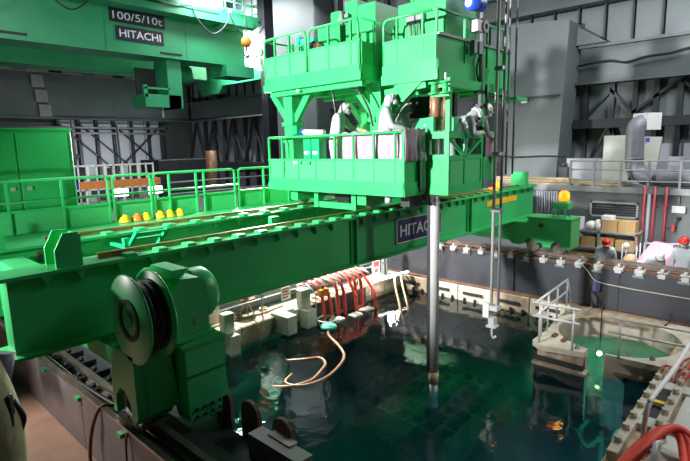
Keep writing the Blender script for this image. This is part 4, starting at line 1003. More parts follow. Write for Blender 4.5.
# fuel racks on the pool floor
def rack(x, y, nx, ny, label):
    t = thing('storage_rack', label, 'rack', (x, y, -6.39), 'storage racks on the pool floor')
    s = .42
    b = MB()
    for i in range(nx+1): b.box(x+i*s-.03, x+i*s+.03, y, y+ny*s, -6.39, -5.0)
    for j in range(ny+1): b.box(x, x+nx*s, y+j*s-.03, y+j*s+.03, -6.39, -5.0)
    b.build('cell_walls', 'rack_green', t)
    MB().box(x-.06, x+nx*s+.06, y-.06, y+ny*s+.06, -6.39, -6.2).build('base_plate', 'rack_green', t)
rack(3.9, 6.4, 6, 6, 'sunken storage rack nearest the drive unit'); rack(9.4, 5.6, 7, 7, 'sunken storage rack beyond the mast')
rack(6.6, 2.3, 5, 5, 'sunken storage rack near the right pool edge')

# ---------------------------------------------------------------- right pool deck in the foreground
RD = thing('gate_rack', 'beige bolted channel rack along the right pool deck', 'rack', (9, 1.3, -.5))
for y in (1.62, 1.28): 
    MB().box(7.0, 10.5, y-.07, y+.07, -.5, -.36, .01).build('channel', 'concrete', RD)
    b0 = MB().cyl((7.3, y, -.36), (7.3, y, -.27), .05, 8).build('bolt', 'concrete', RD); repeat(b0, [(.42*k, 0, 0) for k in range(1, 8)])
for x in (8.05, 9.55): MB().box(x, x+.3, 1.0, 1.7, -.48, -.38, .01).build('cross_plate', 'cream_board', RD)
MB().box(8.4, 9.5, 1.36, 1.54, -.499, -.46).build('slot_bed', 'black', RD)
MB().box(8.9, 9.0, 1.3, 1.6, -.40, -.37).build('yellow_strap', 'yellow', RD)
MB().box(7.2, 9.6, .55, 1.16, -.5, -.42, .01).build('deck_plate', 'cream_board', RD)
MB().tube(bez([(10.6, 1.1, -.42), (10.4, 1.18, .25), (10.1, 1.23, .32), (8.8, 1.25, .31), (7.62, 1.30, .30), (7.48, 1.31, .26), (7.42, 1.33, .1), (7.42, 1.35, -.40)], 5), .034, 10).build('bent_pipe', 'white', None, 'bent white pipe handrail over the right pool deck', 'pipe')
MB().tube([(7.6, 1.12, -.3), (6.9, 1.1, .02), (6.7, 1.1, -.46)], .035, 8).build('support_pipe', 'bright_steel', None, 'short bright pipe standing under the thick red hoses', 'pipe')
for i in range(3):
    d = .085*i
    MB().tube(bez([(5.9, 1.72-d*.4, -.75), (6.6, 1.50-d*.5, -.42), (7.2, 1.30-d*.6, -.18+.03*i), (7.62, 1.12-d*.6, -.12+.03*i), (7.62, .96-d, -.16), (7.3, .84-d, -.30), (6.6, .70-d, -.42)]), .055, 10).build('red_hose', 'red_hose', None,
        ['thick red hose arching over the right deck, closest to the pool', 'thick red hose arching over the right deck, middle of three', 'thick red hose arching over the right deck, farthest from the pool'][i], 'hose', 'three thick red hoses in the bottom right corner')
for i in range(7):
    a = [(9.7+random.uniform(0, .3), 1.62-i*.06, -.38), (10.0+random.uniform(0, .3), 1.6-i*.07, -.28+random.uniform(0, .08)), (10.5, 1.45-i*.07, -.36), (10.9+random.uniform(0, .5), 1.35-i*.05, -.30), (11.6, 1.0-i*.05, -.38)]
    MB().tube(bez(a, 5), .018, 6).build('deck_cable', ['red_pipe', 'tan', 'red_hose', 'concrete', 'red_pipe', 'tan', 'red'][i], None, 'thin %s cable lying in the tangle beyond the channel rack' % ['dark red', 'tan', 'orange red', 'pale', 'maroon', 'brown', 'bright red'][i], 'cable', 'tangled cables on the right deck')
MB().tube(bez([(7.5, 1.7, -.75), (7.6, 1.75, -.55), (7.9, 1.74, -.52), (8.1, 1.7, -.8)]), .03, 8).build('teal_pipe', 'fishnet_teal', None, 'short teal pipe bent over the edge beside the red hoses', 'pipe')

MB().add([(13.5, 3.82, .30), (13.5, 3.64, .30), (13.46, 3.66, 0.02), (13.46, 3.84, .0), (13.56, 3.82, .30), (13.56, 3.64, .30), (13.55, 3.66, 0.02), (13.55, 3.84, .0)], [[0, 1, 2, 3], [7, 6, 5, 4], [0, 4, 5, 1], [1, 5, 6, 2], [2, 6, 7, 3], [3, 7, 4, 0]]).build('blue_cloth', 'navy', None, 'dark blue cloth hanging from the rope on the far kerb', 'cloth')

# ---------------------------------------------------------------- people
def skin_mesh(name, verts, edges, radii, m, parent, root=0, sub=2, smooth=True):
    """continuous surface grown round a skeleton (Skin + Subdivision, applied)"""
    me = bpy.data.meshes.new('skeleton'); me.from_pydata([Vector(v) for v in verts], edges, [])
    o = bpy.data.objects.new('skeleton', me); COL.objects.link(o)
    sk = o.modifiers.new('skin', 'SKIN'); sk.use_smooth_shade = True
    for i, r_ in enumerate(radii):
        d = me.skin_vertices[0].data[i]; d.radius = (r_, r_) if not isinstance(r_, tuple) else r_
        d.use_root = (i == root)
    sb = o.modifiers.new('sub', 'SUBSURF'); sb.levels = sub; sb.render_levels = sub
    dg = bpy.context.evaluated_depsgraph_get()
    out = bpy.data.meshes.new_from_object(o.evaluated_get(dg))
    bpy.data.objects.remove(o); bpy.data.meshes.remove(me)
    out.transform(Matrix.Translation(-ORG[parent])); out.name = name
    out.materials.clear(); out.materials.append(M[m])
    for p in out.polygons: p.use_smooth = True
    return link_mesh(name, out, parent)

def person(label, loc, head_dir, lean=0, head_pitch=0, head_yaw=0, la=None, ra=None, legs='stand', suit='suit', helmet=None, mask=True, glove='glove', goggles=True, h=1.72, group=None, cuff=None, trousers=None, bend=0):
    """loc: feet point; head_dir: heading angle (0 = +X); la / ra: (elbow, hand) of left / right arm in body axes
    (x forward, y left, z up, metres from the shoulder)"""
    t = thing('person', label, 'person', loc, group)
    s = h/1.72
    B = Matrix.Translation(loc) @ Matrix.Rotation(head_dir, 4, 'Z') @ Matrix.Scale(s, 4)
    hipz = .92
    if legs == 'crouch': hipz = .42
    if legs == 'kneel': hipz = .50
    up = Matrix.Translation((0, 0, hipz)) @ Matrix.Rotation(lean, 4, 'Y')
    def W(p): return B @ Vector(p)
    def U(p): return B @ (up @ Vector(p))
    V = []; E = []; RR = []
    def v(p, r_): V.append(p); RR.append(r_*s); return len(V)-1
    def e(*c):
        for a, b_ in zip(c[:-1], c[1:]): E.append((a, b_))
    pel = v(U((0, 0, 0)), .155); sp = v(U((.0, 0, .20)), .150); ch = v(U((.01, 0, .40)), .165); nk = v(U((.02, 0, .54)), .075)
    e(pel, sp, ch, nk)
    hp = U((.03, 0, .66)); 
    hb = v(U((.03, 0, .60)), .085); hc = v(U((.04+.05*math.sin(head_pitch), 0, .70)), .098); ht = v(U((.035+.10*math.sin(head_pitch), 0, .765)), .075)
    e(nk, hb, hc, ht)
    hands = []
    for sgn, arm in ((1, la), (-1, ra)):
        sh = U((.0, sgn*.185, .46)); a0 = v(sh, .085)
        e(ch, a0)
        el, ha = arm if arm else ((.02, sgn*.06, -.28), (.10, sgn*.05, -.52))
        ep = B @ (up @ Vector((el[0], sgn*.185+el[1], .46+el[2]))); hpnt = B @ (up @ Vector((ha[0], sgn*.185+ha[1], .46+ha[2])))
        a1 = v(ep, .068); a2 = v(ep.lerp(hpnt, .92), .046)
        e(a0, a1, a2); hands.append((ep, hpnt, sgn))
    for sgn in (1, -1):
        h0 = v(W((0, sgn*.095, hipz-.04)) if lean < 1.2 else U((0, sgn*.095, -.03)), .115)
        if legs == 'stand': k, a, f = (.03, sgn*.11, .49), (-.02, sgn*.11, .09), (.10, sgn*.12, .05)
        elif legs == 'crouch': k, a, f = (.34, sgn*.16, .48), (.05, sgn*.14, .09), (.18, sgn*.15, .05)
        else: k, a, f = (.30, sgn*.12, .12), (-.12, sgn*.12, .07), (-.2, sgn*.12, .05)
        k_, a_ = v(W(k), .085), v(W(a), .06)
        e(pel, h0, k_, a_)
        b = MB().ball(W(((a[0]+f[0])/2+.02, f[1], .055)), .14*s, .055*s, .06*s, 12, 6, Matrix.Rotation(head_dir, 3, 'Z'))
        b.build('boot', 'white' if suit == 'suit' else 'dark_grey', t)
    body = skin_mesh('body', V, E, RR, suit, t)
    # head: face, respirator, goggles, hood edge, helmet
    hcen = U((.045+.05*math.sin(head_pitch), 0, .70))
    HR_ = (B.to_3x3().normalized() @ up.to_3x3() @ Matrix.Rotation(head_yaw, 3, 'Z') @ Matrix.Rotation(head_pitch, 3, 'Y'))
    def Hh(p): return hcen+HR_ @ Vector(p)*s
    MB().ball(Hh((.045, 0, -.005)), .072*s, .062*s, .098*s, 14, 10, HR_).build('face', 'skin', t)
    for sg in (1, -1): MB().ball(Hh((.108, sg*.03, .015)), .010*s, .014*s, .009*s, 8, 6, HR_).build('eye', 'dark_grey', t)
    MB().ball(Hh((.118, 0, -.015)), .018*s, .013*s, .025*s, 8, 6, HR_).build('nose', 'skin', t)
    MB().ball(Hh((.108, 0, -.055)), .010*s, .026*s, .007*s, 8, 6, HR_).build('mouth', 'pink_deep', t)
    if mask:
        mk = MB().ball(Hh((.105, 0, -.045)), .045*s, .055*s, .05*s, 12, 8, HR_).build('respirator', 'mask', t)
        for sg in (1, -1):
            MB().cyl(Hh((.115, sg*.035, -.05)), Hh((.15, sg*.075, -.06)), .032*s, 12).build('filter', 'grey_steel', mk)
    if goggles:
        MB().ball(Hh((.09, 0, .02)), .042*s, .068*s, .030*s, 12, 8, HR_).build('goggles', 'goggle', t)
    # hood ring
    b = MB()
    pts = [Hh((.052+.01*math.cos(a)*0, .066*math.cos(a), .094*math.sin(a)-.005)) for a in [2*PI*i/24 for i in range(25)]]
    b.tube(pts, .011*s, 6, False); b.build('hood_edge', suit, t)
    if helmet:
        hm = MB().ball(Hh((0, 0, .03)), .128*s, .112*s, .115*s, 18, 8, HR_, 0.0).build('helmet', helmet, t)
        MB().ball(Hh((.03, 0, .03)), .15*s, .115*s, .016*s, 18, 6, HR_).build('brim', helmet, hm)
    # gloves: palm, four fingers and a thumb in one surface
    for ep, hd, sgn in hands:
        d = (hd-ep).normalized(); side = d.cross(Vector((0, 0, 1)))
        if side.length < .2: side = Vector((math.sin(head_dir), -math.cos(head_dir), 0))
        side.normalize(); nrm = side.cross(d).normalized()
        if nrm.z > 0: nrm = -nrm                                   # palm side, downwards
        GV = [hd-d*.03*s, hd+d*.03*s, hd+d*.065*s]; GR_ = [.032*s, (.042*s), (.036*s)]; GE = [(0, 1), (1, 2)]
        for i, (off, ln) in enumerate(((-.033, .072), (-.011, .085), (.011, .08), (.033, .062))):
            p0 = hd+d*.082*s+side*off*s; p1 = p0+(d*.8+nrm*.5).normalized()*ln*.5*s; p2 = p1+(d*.35+nrm*.9).normalized()*ln*.5*s
            n = len(GV); GV += [p0, p1, p2]; GR_ += [.011*s, .0105*s, .009*s]; GE += [(2, n), (n, n+1), (n+1, n+2)]
        q0 = hd+d*.03*s+side*(-sgn)*.045*s+nrm*.008*s; q1 = q0+(d*.7-side*sgn*.6+nrm*.3).normalized()*.035*s; q2 = q1+(d*.9+nrm*.3).normalized()*.03*s
        n = len(GV); GV += [q0, q1, q2]; GR_ += [.014*s, .012*s, .010*s]; GE += [(1, n), (n, n+1), (n+1, n+2)]
        gl = skin_mesh('hand', GV, GE, GR_, glove, t, 0, 1)
        MB().cyl(hd-d*.09*s, hd-d*.01*s, .046*s, 12, .04*s).build('cuff', cuff or glove, gl)
    if trousers:
        MB().box(0, 0, 0, 0, 0, 0)
    return t

ZD = 3.06     # deck floor
FR = -0.82    # facing right in the photo
person('worker in white hooded coverall leaning forward with one hand on the front deck rail', (7.5, 7.2, ZD), R(-62), lean=.25, head_pitch=.45, ra=((.10, -.06, -.25), (.10, -.10, -.46)), la=((.22, .02, -.16), (.48, .02, -.16)), cuff='cuff_yellow')
person('worker in white coverall standing upright behind the pink sheet with back half turned', (7.27, 5.72, ZD), R(-55), lean=.06, head_pitch=.15, ra=((.12, -.06, -.26), (.36, .0, -.30)), la=((.14, .06, -.26), (.38, -.02, -.30)))
person('worker in white coverall holding a camera up to the face beside the teal console', (8.0, 6.0, ZD), R(-48), lean=.22, head_pitch=.3, la=((.22, .05, -.12), (.36, -.10, .12)), ra=((.18, -.05, -.22), (.38, .0, -.28)), h=1.66)
person('worker with white helmet bending far forward inside the green booth frame', (8.0, 4.88, ZD), R(-25), lean=.95, head_pitch=.1, la=((.24, .03, -.12), (.36, -.10, .10)), ra=((.24, -.03, -.12), (.36, .10, .10)), helmet='helmet_white', h=1.75)
person('worker with white helmet at the deck end, half hidden by the tool tubes', (9.05, 4.90, ZD), R(-40), lean=.3, head_pitch=.3, la=((.14, .05, -.26), (.30, -.06, -.30)), ra=((.14, -.05, -.26), (.30, .06, -.30)), helmet='helmet_white', h=1.56)
CAM = MB().box(8.62, 8.76, 4.60, 4.72, 4.08, 4.18, .01); CAM.cyl((8.70, 4.6, 4.13), (8.74, 4.53, 4.12), .035, 10)
tag(CAM.build('hand_camera', 'black'), 'small black camera held by the bending booth worker', 'camera')
PK = MB().prism([(9.0, 4.62), (9.4, 4.62), (9.42, 4.9), (9.05, 4.95)], 'z', 3.1, 4.02)
tag(PK.build('plastic_wrap', 'pink'), 'pink plastic wrap hung at the right end of the deck in front of the worker', 'sheet')

ZF = -.5      # far floor
person('worker in white coverall and red helmet crouching before the shelf of boxes', (15.0, 4.0, ZF), R(200), lean=.35, head_pitch=.2, helmet='helmet_red', h=1.72)
person('worker with white helmet bent over in front of the pink tarpaulin', (15.1, 2.86, ZF), R(215), lean=.55, head_pitch=.5, helmet='helmet_white', h=1.6)
person('worker in white coverall and red helmet standing at the right edge of the photo', (15.0, 2.12, ZF), R(170), lean=.10, head_pitch=.15, helmet='helmet_red', h=1.88)

# bystander beside the camera at the lower left, on the viewing stand
struct(MB().box(-1.6, .45, .9, 2.2, 1.85, 1.99).build('trim_10', 'steel_dark'))
person('bystander in a cream coverall cut off by the left edge of the photo', (.005, 1.59, 2.0), R(60), lean=.05, suit='suit_cream', helmet=None, ra=((.03, -.07, -.28), (.10, -.06, -.56)), h=1.78)
HC = thing('photo_camera', 'black photo camera with strap held by the bystander at the left edge', 'camera', (.3, 1.5, 3.1))
MB().box(.12, .29, 1.44, 1.54, 3.14, 3.23, .01).build('body', 'black', HC)
MB().cyl((.27, 1.53, 3.23), (.295, 1.54, 3.31), .035, 16).build('lens', 'duct', HC)
MB().tube(bez([(.29, 1.46, 3.2), (.31, 1.47, 3.14), (.29, 1.48, 3.08)]), .008, 6).build('strap', 'black', HC)

# ---------------------------------------------------------------- far side under the gallery
SH = thing('shelf_rack', 'grey steel shelf unit loaded with boxes against the far wall', 'shelf', (16.2, 4.4, -.5))
for y in (3.45, 4.45, 5.45):
    for x in (15.95, 16.5): MB().box(x-.03, x+.03, y-.03, y+.03, -.5, 1.22).build('upright', 'grey_steel', SH)
for z in (.12, .62, 1.12): MB().box(15.92, 16.53, 3.42, 5.48, z, z+.05).build('shelf_board', 'grey_steel', SH)
bi = 0
def carton(x, y0, y1, z0, z1, label, m='cardboard', cat='box', name='cardboard_box', grp='cardboard boxes on the shelf'):
    t = thing(name, label, cat, (x, (y0+y1)/2, z0), grp)
    MB().box(x, x+.4, y0, y1, z0, z1, .006).build('carton', m, t)
    MB().box(x-.002, x+.402, (y0+y1)/2-.03, (y0+y1)/2+.03, z0+.01, z1+.002).build('tape', 'tan', t)
carton(15.98, 3.50, 3.95, 1.17, 1.52, 'cardboard box at the right end of the top shelf')
carton(15.98, 3.98, 4.40, 1.17, 1.52, 'cardboard box on the top shelf beside the white bag')
carton(15.98, 4.55, 4.98, .67, .98, 'cardboard box on the middle shelf at the left of its pair')
carton(15.98, 4.05, 4.50, .67, .98, 'cardboard box on the middle shelf right of its pair')
carton(15.98, 3.50, 4.0, .67, .95, 'cardboard box at the right end of the middle shelf')
carton(15.98, 4.5, 5.3, .17, .45, 'cardboard box on the lowest shelf, partly hidden')
carton(15.98, 5.0, 5.45, 1.17, 1.52, 'white storage box at the left end of the top shelf', 'white', 'box', 'storage_box', None)
carton(15.98, 4.95, 5.42, .67, .80, 'red crate on the middle shelf beside the green truck', 'red', 'crate', 'storage_crate', None)
carton(15.98, 4.95, 5.42, .80, .93, 'blue crate stacked on the red crate', 'blue', 'crate', 'storage_crate', None)
carton(15.98, 4.95, 5.42, .93, 1.06, 'pale crate stacked on the blue crate', 'cream_board', 'crate', 'storage_crate', None)
b = MB().ball((16.15, 4.72, 1.30), .20, .18, .14); b.ball((16.1, 4.52, 1.34), .14, .12, .17)
tag(b.build('plastic_bag', 'white'), 'crumpled white plastic bag on the top shelf', 'bag')
MB().box(15.98, 16.3, 4.1, 4.42, 1.525, 1.64, .01).build('storage_box', 'white', None, 'small white box on top of the cardboard box', 'box')
TB = MB().box(14.5, 14.9, 4.6, 5.6, .20, .26, .01); o = TB.build('work_bench', 'concrete', None, 'long pale low bench between the kerb and the shelf', 'bench')
bl = MB()
for x in (14.55, 14.85):
    for y in (4.65, 5.5): bl.box(x-.03, x+.03, y-.03, y+.03, -.5, .20)
bl2 = bl.build('legs', 'grey_steel', o); 
# people's surroundings
ct = thing('waste_bag_cart', 'cart with tan and white bags right of the crouching worker', 'cart', (15.3, 3.45, -.5))
MB().box(15.1, 15.6, 3.2, 3.65, .1, .2).build('tray', 'grey_steel', ct)
for x in (15.15, 15.55):
    for y in (3.25, 3.6): MB().cyl((x, y, -.5), (x, y, 1.0), .02, 8).build('post', 'grey_steel', ct)
MB().ball((15.3, 3.42, .45), .2, .22, .28).build('bag', 'tan', ct); MB().ball((15.3, 3.2, .35), .18, .15, .22).build('bag', 'white', ct)
MB().ball((15.2, 3.52, .95), .09, .09, .10).build('bag', 'cream_board', ct); MB().box(15.05, 15.12, 3.5, 3.58, .2, .4).build('yellow_bag', 'yellow', ct)
# pink tarpaulin tent
MB().prism([(3.3, -.5), (2.25, -.5), (2.15, .4), (2.6, 1.0), (3.0, 1.05), (3.35, .45)], 'x', 15.55, 15.9)
vs = [(15.4, 3.42, -.5), (15.4, 2.2, -.5), (15.9, 2.1, -.5), (15.9, 3.4, -.5), (15.38, 3.36, .42), (15.36, 2.3, .36), (15.95, 2.2, .5), (15.95, 3.3, .5), (15.55, 2.98, 1.06), (15.6, 2.5, 1.02), (15.9, 2.5, 1.0), (15.9, 2.95, 1.04)]
MB().add(vs, [[0, 1, 5, 4], [1, 2, 6, 5], [2, 3, 7, 6], [3, 0, 4, 7], [4, 5, 9, 8], [5, 6, 10, 9], [6, 7, 11, 10], [7, 4, 8, 11], [8, 9, 10, 11], [3, 2, 1, 0]]).build('pink_tarpaulin', 'pink_deep', None, 'angular pink tarpaulin covering equipment under the red pipes', 'tarpaulin')
# three red riser pipes, grey conduit
for i, (y, l) in enumerate(((3.48, 'leftmost of the three red riser pipes on the far wall'), (3.22, 'middle red riser pipe on the far wall'), (2.93, 'rightmost of the three red riser pipes on the far wall'))):
    t = thing('riser_pipe', l, 'pipe', (16.68, y, -.4), 'red riser pipes on the far wall')
    MB().cyl((16.68, y, -.4), (16.68, y, 2.5), .035, 10).build('pipe', 'red_pipe', t)
    for z in (.3, 1.9): MB().box(16.66, 16.8, y-.06, y+.06, z, z+.06).build('clip', 'red_pipe', t)
t = MB().cyl((16.72, 3.36, -.4), (16.72, 3.36, 2.27), .05, 10); tag(t.build('conduit_pipe', 'wall_pale'), 'pale lilac conduit between the red riser pipes', 'pipe')
SB = thing('switch_box', 'small white switch box on the wall right of the red pipes', 'box', (16.7, 2.6, 1.75))
MB().box(16.68, 16.8, 2.45, 2.78, 1.77, 1.95, .01).build('box', 'white', SB); MB().cyl((16.75, 2.62, 1.95), (16.75, 2.62, 2.27), .02, 8).build('conduit', 'grey_steel', SB)
MB().ball((16.7, 2.6, 1.62), .05).build('socket', 'dark_grey', SB)
MB().tube(bez([(16.7, 2.6, 1.6), (16.65, 2.7, 1.4), (16.66, 2.85, 1.3)]), .018, 6).build('lead', 'dark_grey', SB); MB().box(16.62, 16.68, 2.66, 2.74, 1.25, 1.42).build('red_handle', 'red', SB)
VT = thing('wall_vent', 'grey framed louvre vent high on the far wall above the boxes', 'vent', (16.75, 4.3, 1.5))
b = MB().box(16.72, 16.8, 3.62, 4.98, 1.50, 1.55); b.box(16.72, 16.8, 3.62, 4.98, 1.93, 1.98); b.box(16.72, 16.8, 3.62, 3.68, 1.5, 1.98); b.box(16.72, 16.8, 4.92, 4.98, 1.5, 1.98)
b.build('frame', 'wall_pale', VT)
for k in range(5): MB().obox((16.76, 4.3, 1.59+.075*k), .05, 1.24, .012, 0, .6).build('louvre', 'wall_dark', VT)
OB = MB().ball((16.6, 3.3+.3, .85), .09, .10, .33, 12, 8); tag(OB.build('orange_bag', 'helmet_orange'), 'orange bag hanging on the wall right of the shelf', 'bag')
b = MB().tube(bez([(16.3, 2.9, .9), (16.3, 2.3, .95), (16.3, 2.05, .85), (16.3, 2.0, .5), (16.3, 2.0, -.5)], 4), .03, 8); b.tube([(16.3, 3.3, .88), (16.3, 2.9, .9)], .03, 8)
b.tube([(16.3, 3.3, .88), (16.3, 3.3, -.5)], .03, 8)
tag(b.build('guard_rail', 'wall_pale'), 'pale bent pipe guard rail behind the pink tarpaulin', 'railing')
b = MB()
for k in range(9): b.tube([(16.66, 6.0+.08*k, 2.25), (16.64+.03*(k % 3), 5.98+.08*k, 1.7), (16.66, 6.02+.08*k, 1.2)], .03, 6)
tag(b.build('plastic_strips', 'wall_pale', kind='stuff'), 'bundle of translucent pale plastic strips hanging left of the beacon', 'curtain')

# gallery things
GRL = thing('gallery_railing', 'grey three bar railing along the upper gallery edge', 'railing', (16.85, 3.5, 2.42))
for y in (-1.5, -.6, .3, 1.2, 2.1, 2.66, 3.45, 4.2, 4.95, 5.66): MB().box(16.82, 16.88, y-.03, y+.03, 2.42, 3.24).build('post', 'grey_steel', GRL)
for z in (3.22, 2.95, 2.62): MB().tube([(16.85, 5.66, z), (16.85, -2, z)], .022, 8).build('rail_bar', 'grey_steel', GRL)
for i in range(5):
    MB().obox((17.1+.22*i, 7.6+.15*(i % 2), 2.46+.07*(i % 3)), .2, 4.4-.3*i, .06, R(1.5*(i-2))).build('timber_plank', 'timber', None,
        ['timber plank at the front edge of the gallery pile', 'timber plank second from the gallery edge', 'timber plank on top of the gallery pile', 'shorter timber plank behind the top plank', 'rearmost and shortest timber plank of the pile'][i], 'plank', 'timber planks on the gallery')
for i in range(2): MB().obox((17.3+.25*i, 5.2-.2*i, 2.46+.07*i), .2, 1.9, .06, R(6)).build('timber_plank', 'timber', None, ['short timber plank lying behind the gallery railing', 'upper short timber plank behind the gallery railing'][i], 'plank', 'timber planks behind the railing')
DU = thing('air_duct', 'large grey flexible duct bending down from its white collar to the gallery floor', 'duct', (17.5, 3.9, 2.45))
P = bez([(17.6, 3.78, 4.35), (17.45, 3.90, 4.32), (17.3, 3.97, 4.15), (17.3, 3.97, 3.6), (17.3, 3.92, 3.0), (17.28, 3.7, 2.78), (17.2, 3.3, 2.72), (17.2, 2.5, 2.72), (17.2, 0.5, 2.72)], 14)
MB().tube(P, [.25+.010*(i % 2) for i in range(len(P))], 18).build('flexible_hose', 'duct', DU)
MB().obox((17.62, 3.76, 4.38), .5, .56, .5, R(-35), 0).build('collar', 'white', DU)
MB().ring((17.3, 3.965, 3.3), 'z', .25, .275, .04, 20).build('strap', 'grey_steel', DU)
MB().box(18.4, 18.55, 4.36, 5.16, 2.43, 4.0, .01).build('insulation_board', 'cream_board', None, 'large cream board standing left of the grey duct', 'board')
MB().prism([(3.62, 2.43), (4.25, 2.43), (4.25, 3.95), (3.48, 3.92)], 'x', 18.4, 18.55).build('insulation_board', 'cream_board', None, 'cream board standing right behind the grey duct', 'board')
MB().box(18.38, 18.40, 3.82, 3.92, 3.78, 3.9).build('blue_label', 'blue', None, 'small blue sticker on the cream board behind the duct', 'sticker')
MB().box(18.6, 18.7, 5.0, 6.4, 2.43, 3.25).build('glazed_screen', 'wall_pale', None, 'pale low screen at the left of the cream boards', 'screen')
MB().box(18.6, 18.7, 1.0, 3.3, 2.43, 3.3).build('glazed_screen', 'wall_pale', None, 'pale low screen right of the duct', 'screen')
PD = thing('wall_lamp', 'small dark lamp box on the big grey column base', 'lamp', (18.6, 6.7, 2.42))
MB().box(18.4, 18.6, 6.3, 6.6, 2.42, 2.95).build('stand', 'dark_grey', PD); MB().ball((18.5, 6.45, 3.02), .1).build('head', 'dark_grey', PD)
MB().tube(bez([(18.72, 9.5, 3.45), (18.7, 8.5, 3.3), (18.7, 7.3, 3.33), (18.72, 6.5, 3.3)]), .03, 6).build('wall_cable', 'black', None, 'black cable sagging along the base of the big grey column', 'cable')
MB().tube(bez([(19.84, 6.6, 6.55), (19.82, 5.6, 6.62), (19.82, 5.0, 6.50), (19.82, 4.4, 6.60), (19.82, 3.7, 6.62), (19.82, 3.0, 6.72), (19.82, 1, 6.7)]), .04, 6).build('wall_cable', 'black', None, 'black cable strung along the right runway girder', 'cable')
MB().obox((9.9, 5.2, 3.98), .5, .04, .04).build('wall_bracket', 'timber', None, 'short timber bracket right of the grapple tool', 'bracket')

# ---------------------------------------------------------------- overhead crane
CR = thing('overhead_crane', 'large green overhead crane spanning the hall at the upper left', 'crane', (10, 25, 8.6))
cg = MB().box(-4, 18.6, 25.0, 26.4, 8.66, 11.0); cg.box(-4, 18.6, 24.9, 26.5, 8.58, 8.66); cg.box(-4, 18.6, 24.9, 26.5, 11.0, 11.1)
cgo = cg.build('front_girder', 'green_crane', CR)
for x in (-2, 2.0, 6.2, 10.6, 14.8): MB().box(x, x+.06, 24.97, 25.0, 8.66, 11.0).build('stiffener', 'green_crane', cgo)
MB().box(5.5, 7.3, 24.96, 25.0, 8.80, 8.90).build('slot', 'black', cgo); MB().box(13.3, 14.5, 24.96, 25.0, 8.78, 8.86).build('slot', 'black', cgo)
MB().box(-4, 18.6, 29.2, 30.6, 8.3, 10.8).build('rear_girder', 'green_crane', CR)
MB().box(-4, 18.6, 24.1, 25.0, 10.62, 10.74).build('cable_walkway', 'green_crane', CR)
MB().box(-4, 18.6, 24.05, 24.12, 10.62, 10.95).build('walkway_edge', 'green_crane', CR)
MB().box(-4, 18.0, 24.0, 24.05, 11.3, 11.42).build('festoon_rail', 'green_crane', CR)
for k in range(9):
    x = -1.8+k*2.35; dp = .35 if 9 < x+1.17 < 14.4 else 1.35
    MB().tube(bez([(x, 24.0, 11.28), (x+.3, 23.98, 11.28-.55*dp), (x+1.17, 23.96, 11.28-dp), (x+2.05, 23.98, 11.28-.55*dp), (x+2.35, 24.0, 11.28)], 6), .035, 6).build('festoon_cable', 'steel_dark', CR)
    MB().box(x-.08, x+.08, 23.95, 24.08, 11.2, 11.35).build('festoon_trolley', 'bright_steel', CR)
b = MB().box(-4, 19.4, 24.3, 26.3, 11.1, 11.25); b.build('top_walkway', 'green_crane', CR)
MB().box(14.9, 17.0, 24.6, 26, 11.25, 12.6).build('drive_cabin', 'green_crane', CR)
MB().box(12.8, 14.7, 24.5, 26, 11.25, 11.9).build('hoist_drum', 'green_crane', CR)
tr = MB().tube([(16.8, 24.25, 12.35), (19.9, 24.25, 12.35), (19.9, 26.3, 12.35)], .035, 8).build('end_railing', 'green_crane', CR)
MB().tube([(16.8, 24.25, 11.85), (19.9, 24.25, 11.85), (19.9, 26.3, 11.85)], .03, 8).build('mid_bar', 'green_crane', tr)
for x in (16.9, 17.5, 18.1, 18.7, 19.3, 19.9): MB().box(x-.03, x+.03, 24.22, 24.28, 11.25, 12.35).build('post', 'green_crane', tr)
MB().box(16.6, 20.0, 24.2, 26.4, 11.12, 11.3).build('end_platform', 'green_crane', CR)
MB().prism([(16.5, 10.5), (18.7, 10.5), (19.2, 10.85), (19.0, 11.12), (16.5, 11.12)], 'y', 24.2, 24.9).build('end_bracket', 'green_crane', CR)
# end truck, rope drum and hanging service cab below
MB().prism([(22.5, 8.2), (23, 7.5), (24, 7.5), (24.4, 7.95), (28.5, 7.95), (29, 7.5), (31, 7.5), (31.5, 8.2), (31.5, 8.6), (22.5, 8.6)], 'x', 19.3, 19.8).build('end_truck', 'green_crane', CR)
for y in (23.4, 30): MB().cyl((19.4, y, 7.45), (19.75, y, 7.45), .24, 20).build('truck_wheel', 'dark_grey', CR)
MB().box(17.0, 18.9, 24.6, 26.2, 7.95, 8.58).build('truck_cover', 'green_crane', CR)
MB().lathe((14.3, 26.8, 8.1), [(0, 0), (.5, 0), (.55, .1), (.55, 1.5), (.5, 1.6), (0, 1.6)], 20, 'x').build('rope_drum', 'green_crane', CR)
b = MB().box(12.4, 14.4, 25.2, 26.6, 6.1, 6.75); b.box(13.7, 14.5, 25.2, 26.6, 6.1, 8.6); b.box(12.35, 12.55, 25.2, 25.4, 6.6, 7.2); b.box(12.4, 13.8, 25.2, 25.3, 7.0, 7.1)
b.build('service_cab', 'green_crane', CR)
MB().box(12.6, 13.7, 26.5, 26.6, 6.75, 8.2).build('cab_back', 'dark_grey', CR)
MB().cyl((13.5, 25.6, 5.6), (13.5, 25.6, 6.1), .05, 8).build('cab_lamp', 'bright_steel', CR)
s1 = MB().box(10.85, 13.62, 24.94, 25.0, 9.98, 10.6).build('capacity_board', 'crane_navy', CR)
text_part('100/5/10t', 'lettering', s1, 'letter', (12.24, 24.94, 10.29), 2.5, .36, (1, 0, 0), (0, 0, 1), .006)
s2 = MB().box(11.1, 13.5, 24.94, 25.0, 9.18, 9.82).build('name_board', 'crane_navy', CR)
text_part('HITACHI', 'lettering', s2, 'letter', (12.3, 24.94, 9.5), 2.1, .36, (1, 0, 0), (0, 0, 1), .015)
HK = thing('crane_hook', 'orange hook block hanging before the right end of the green crane', 'hook', (18.0, 24.0, 9.5))
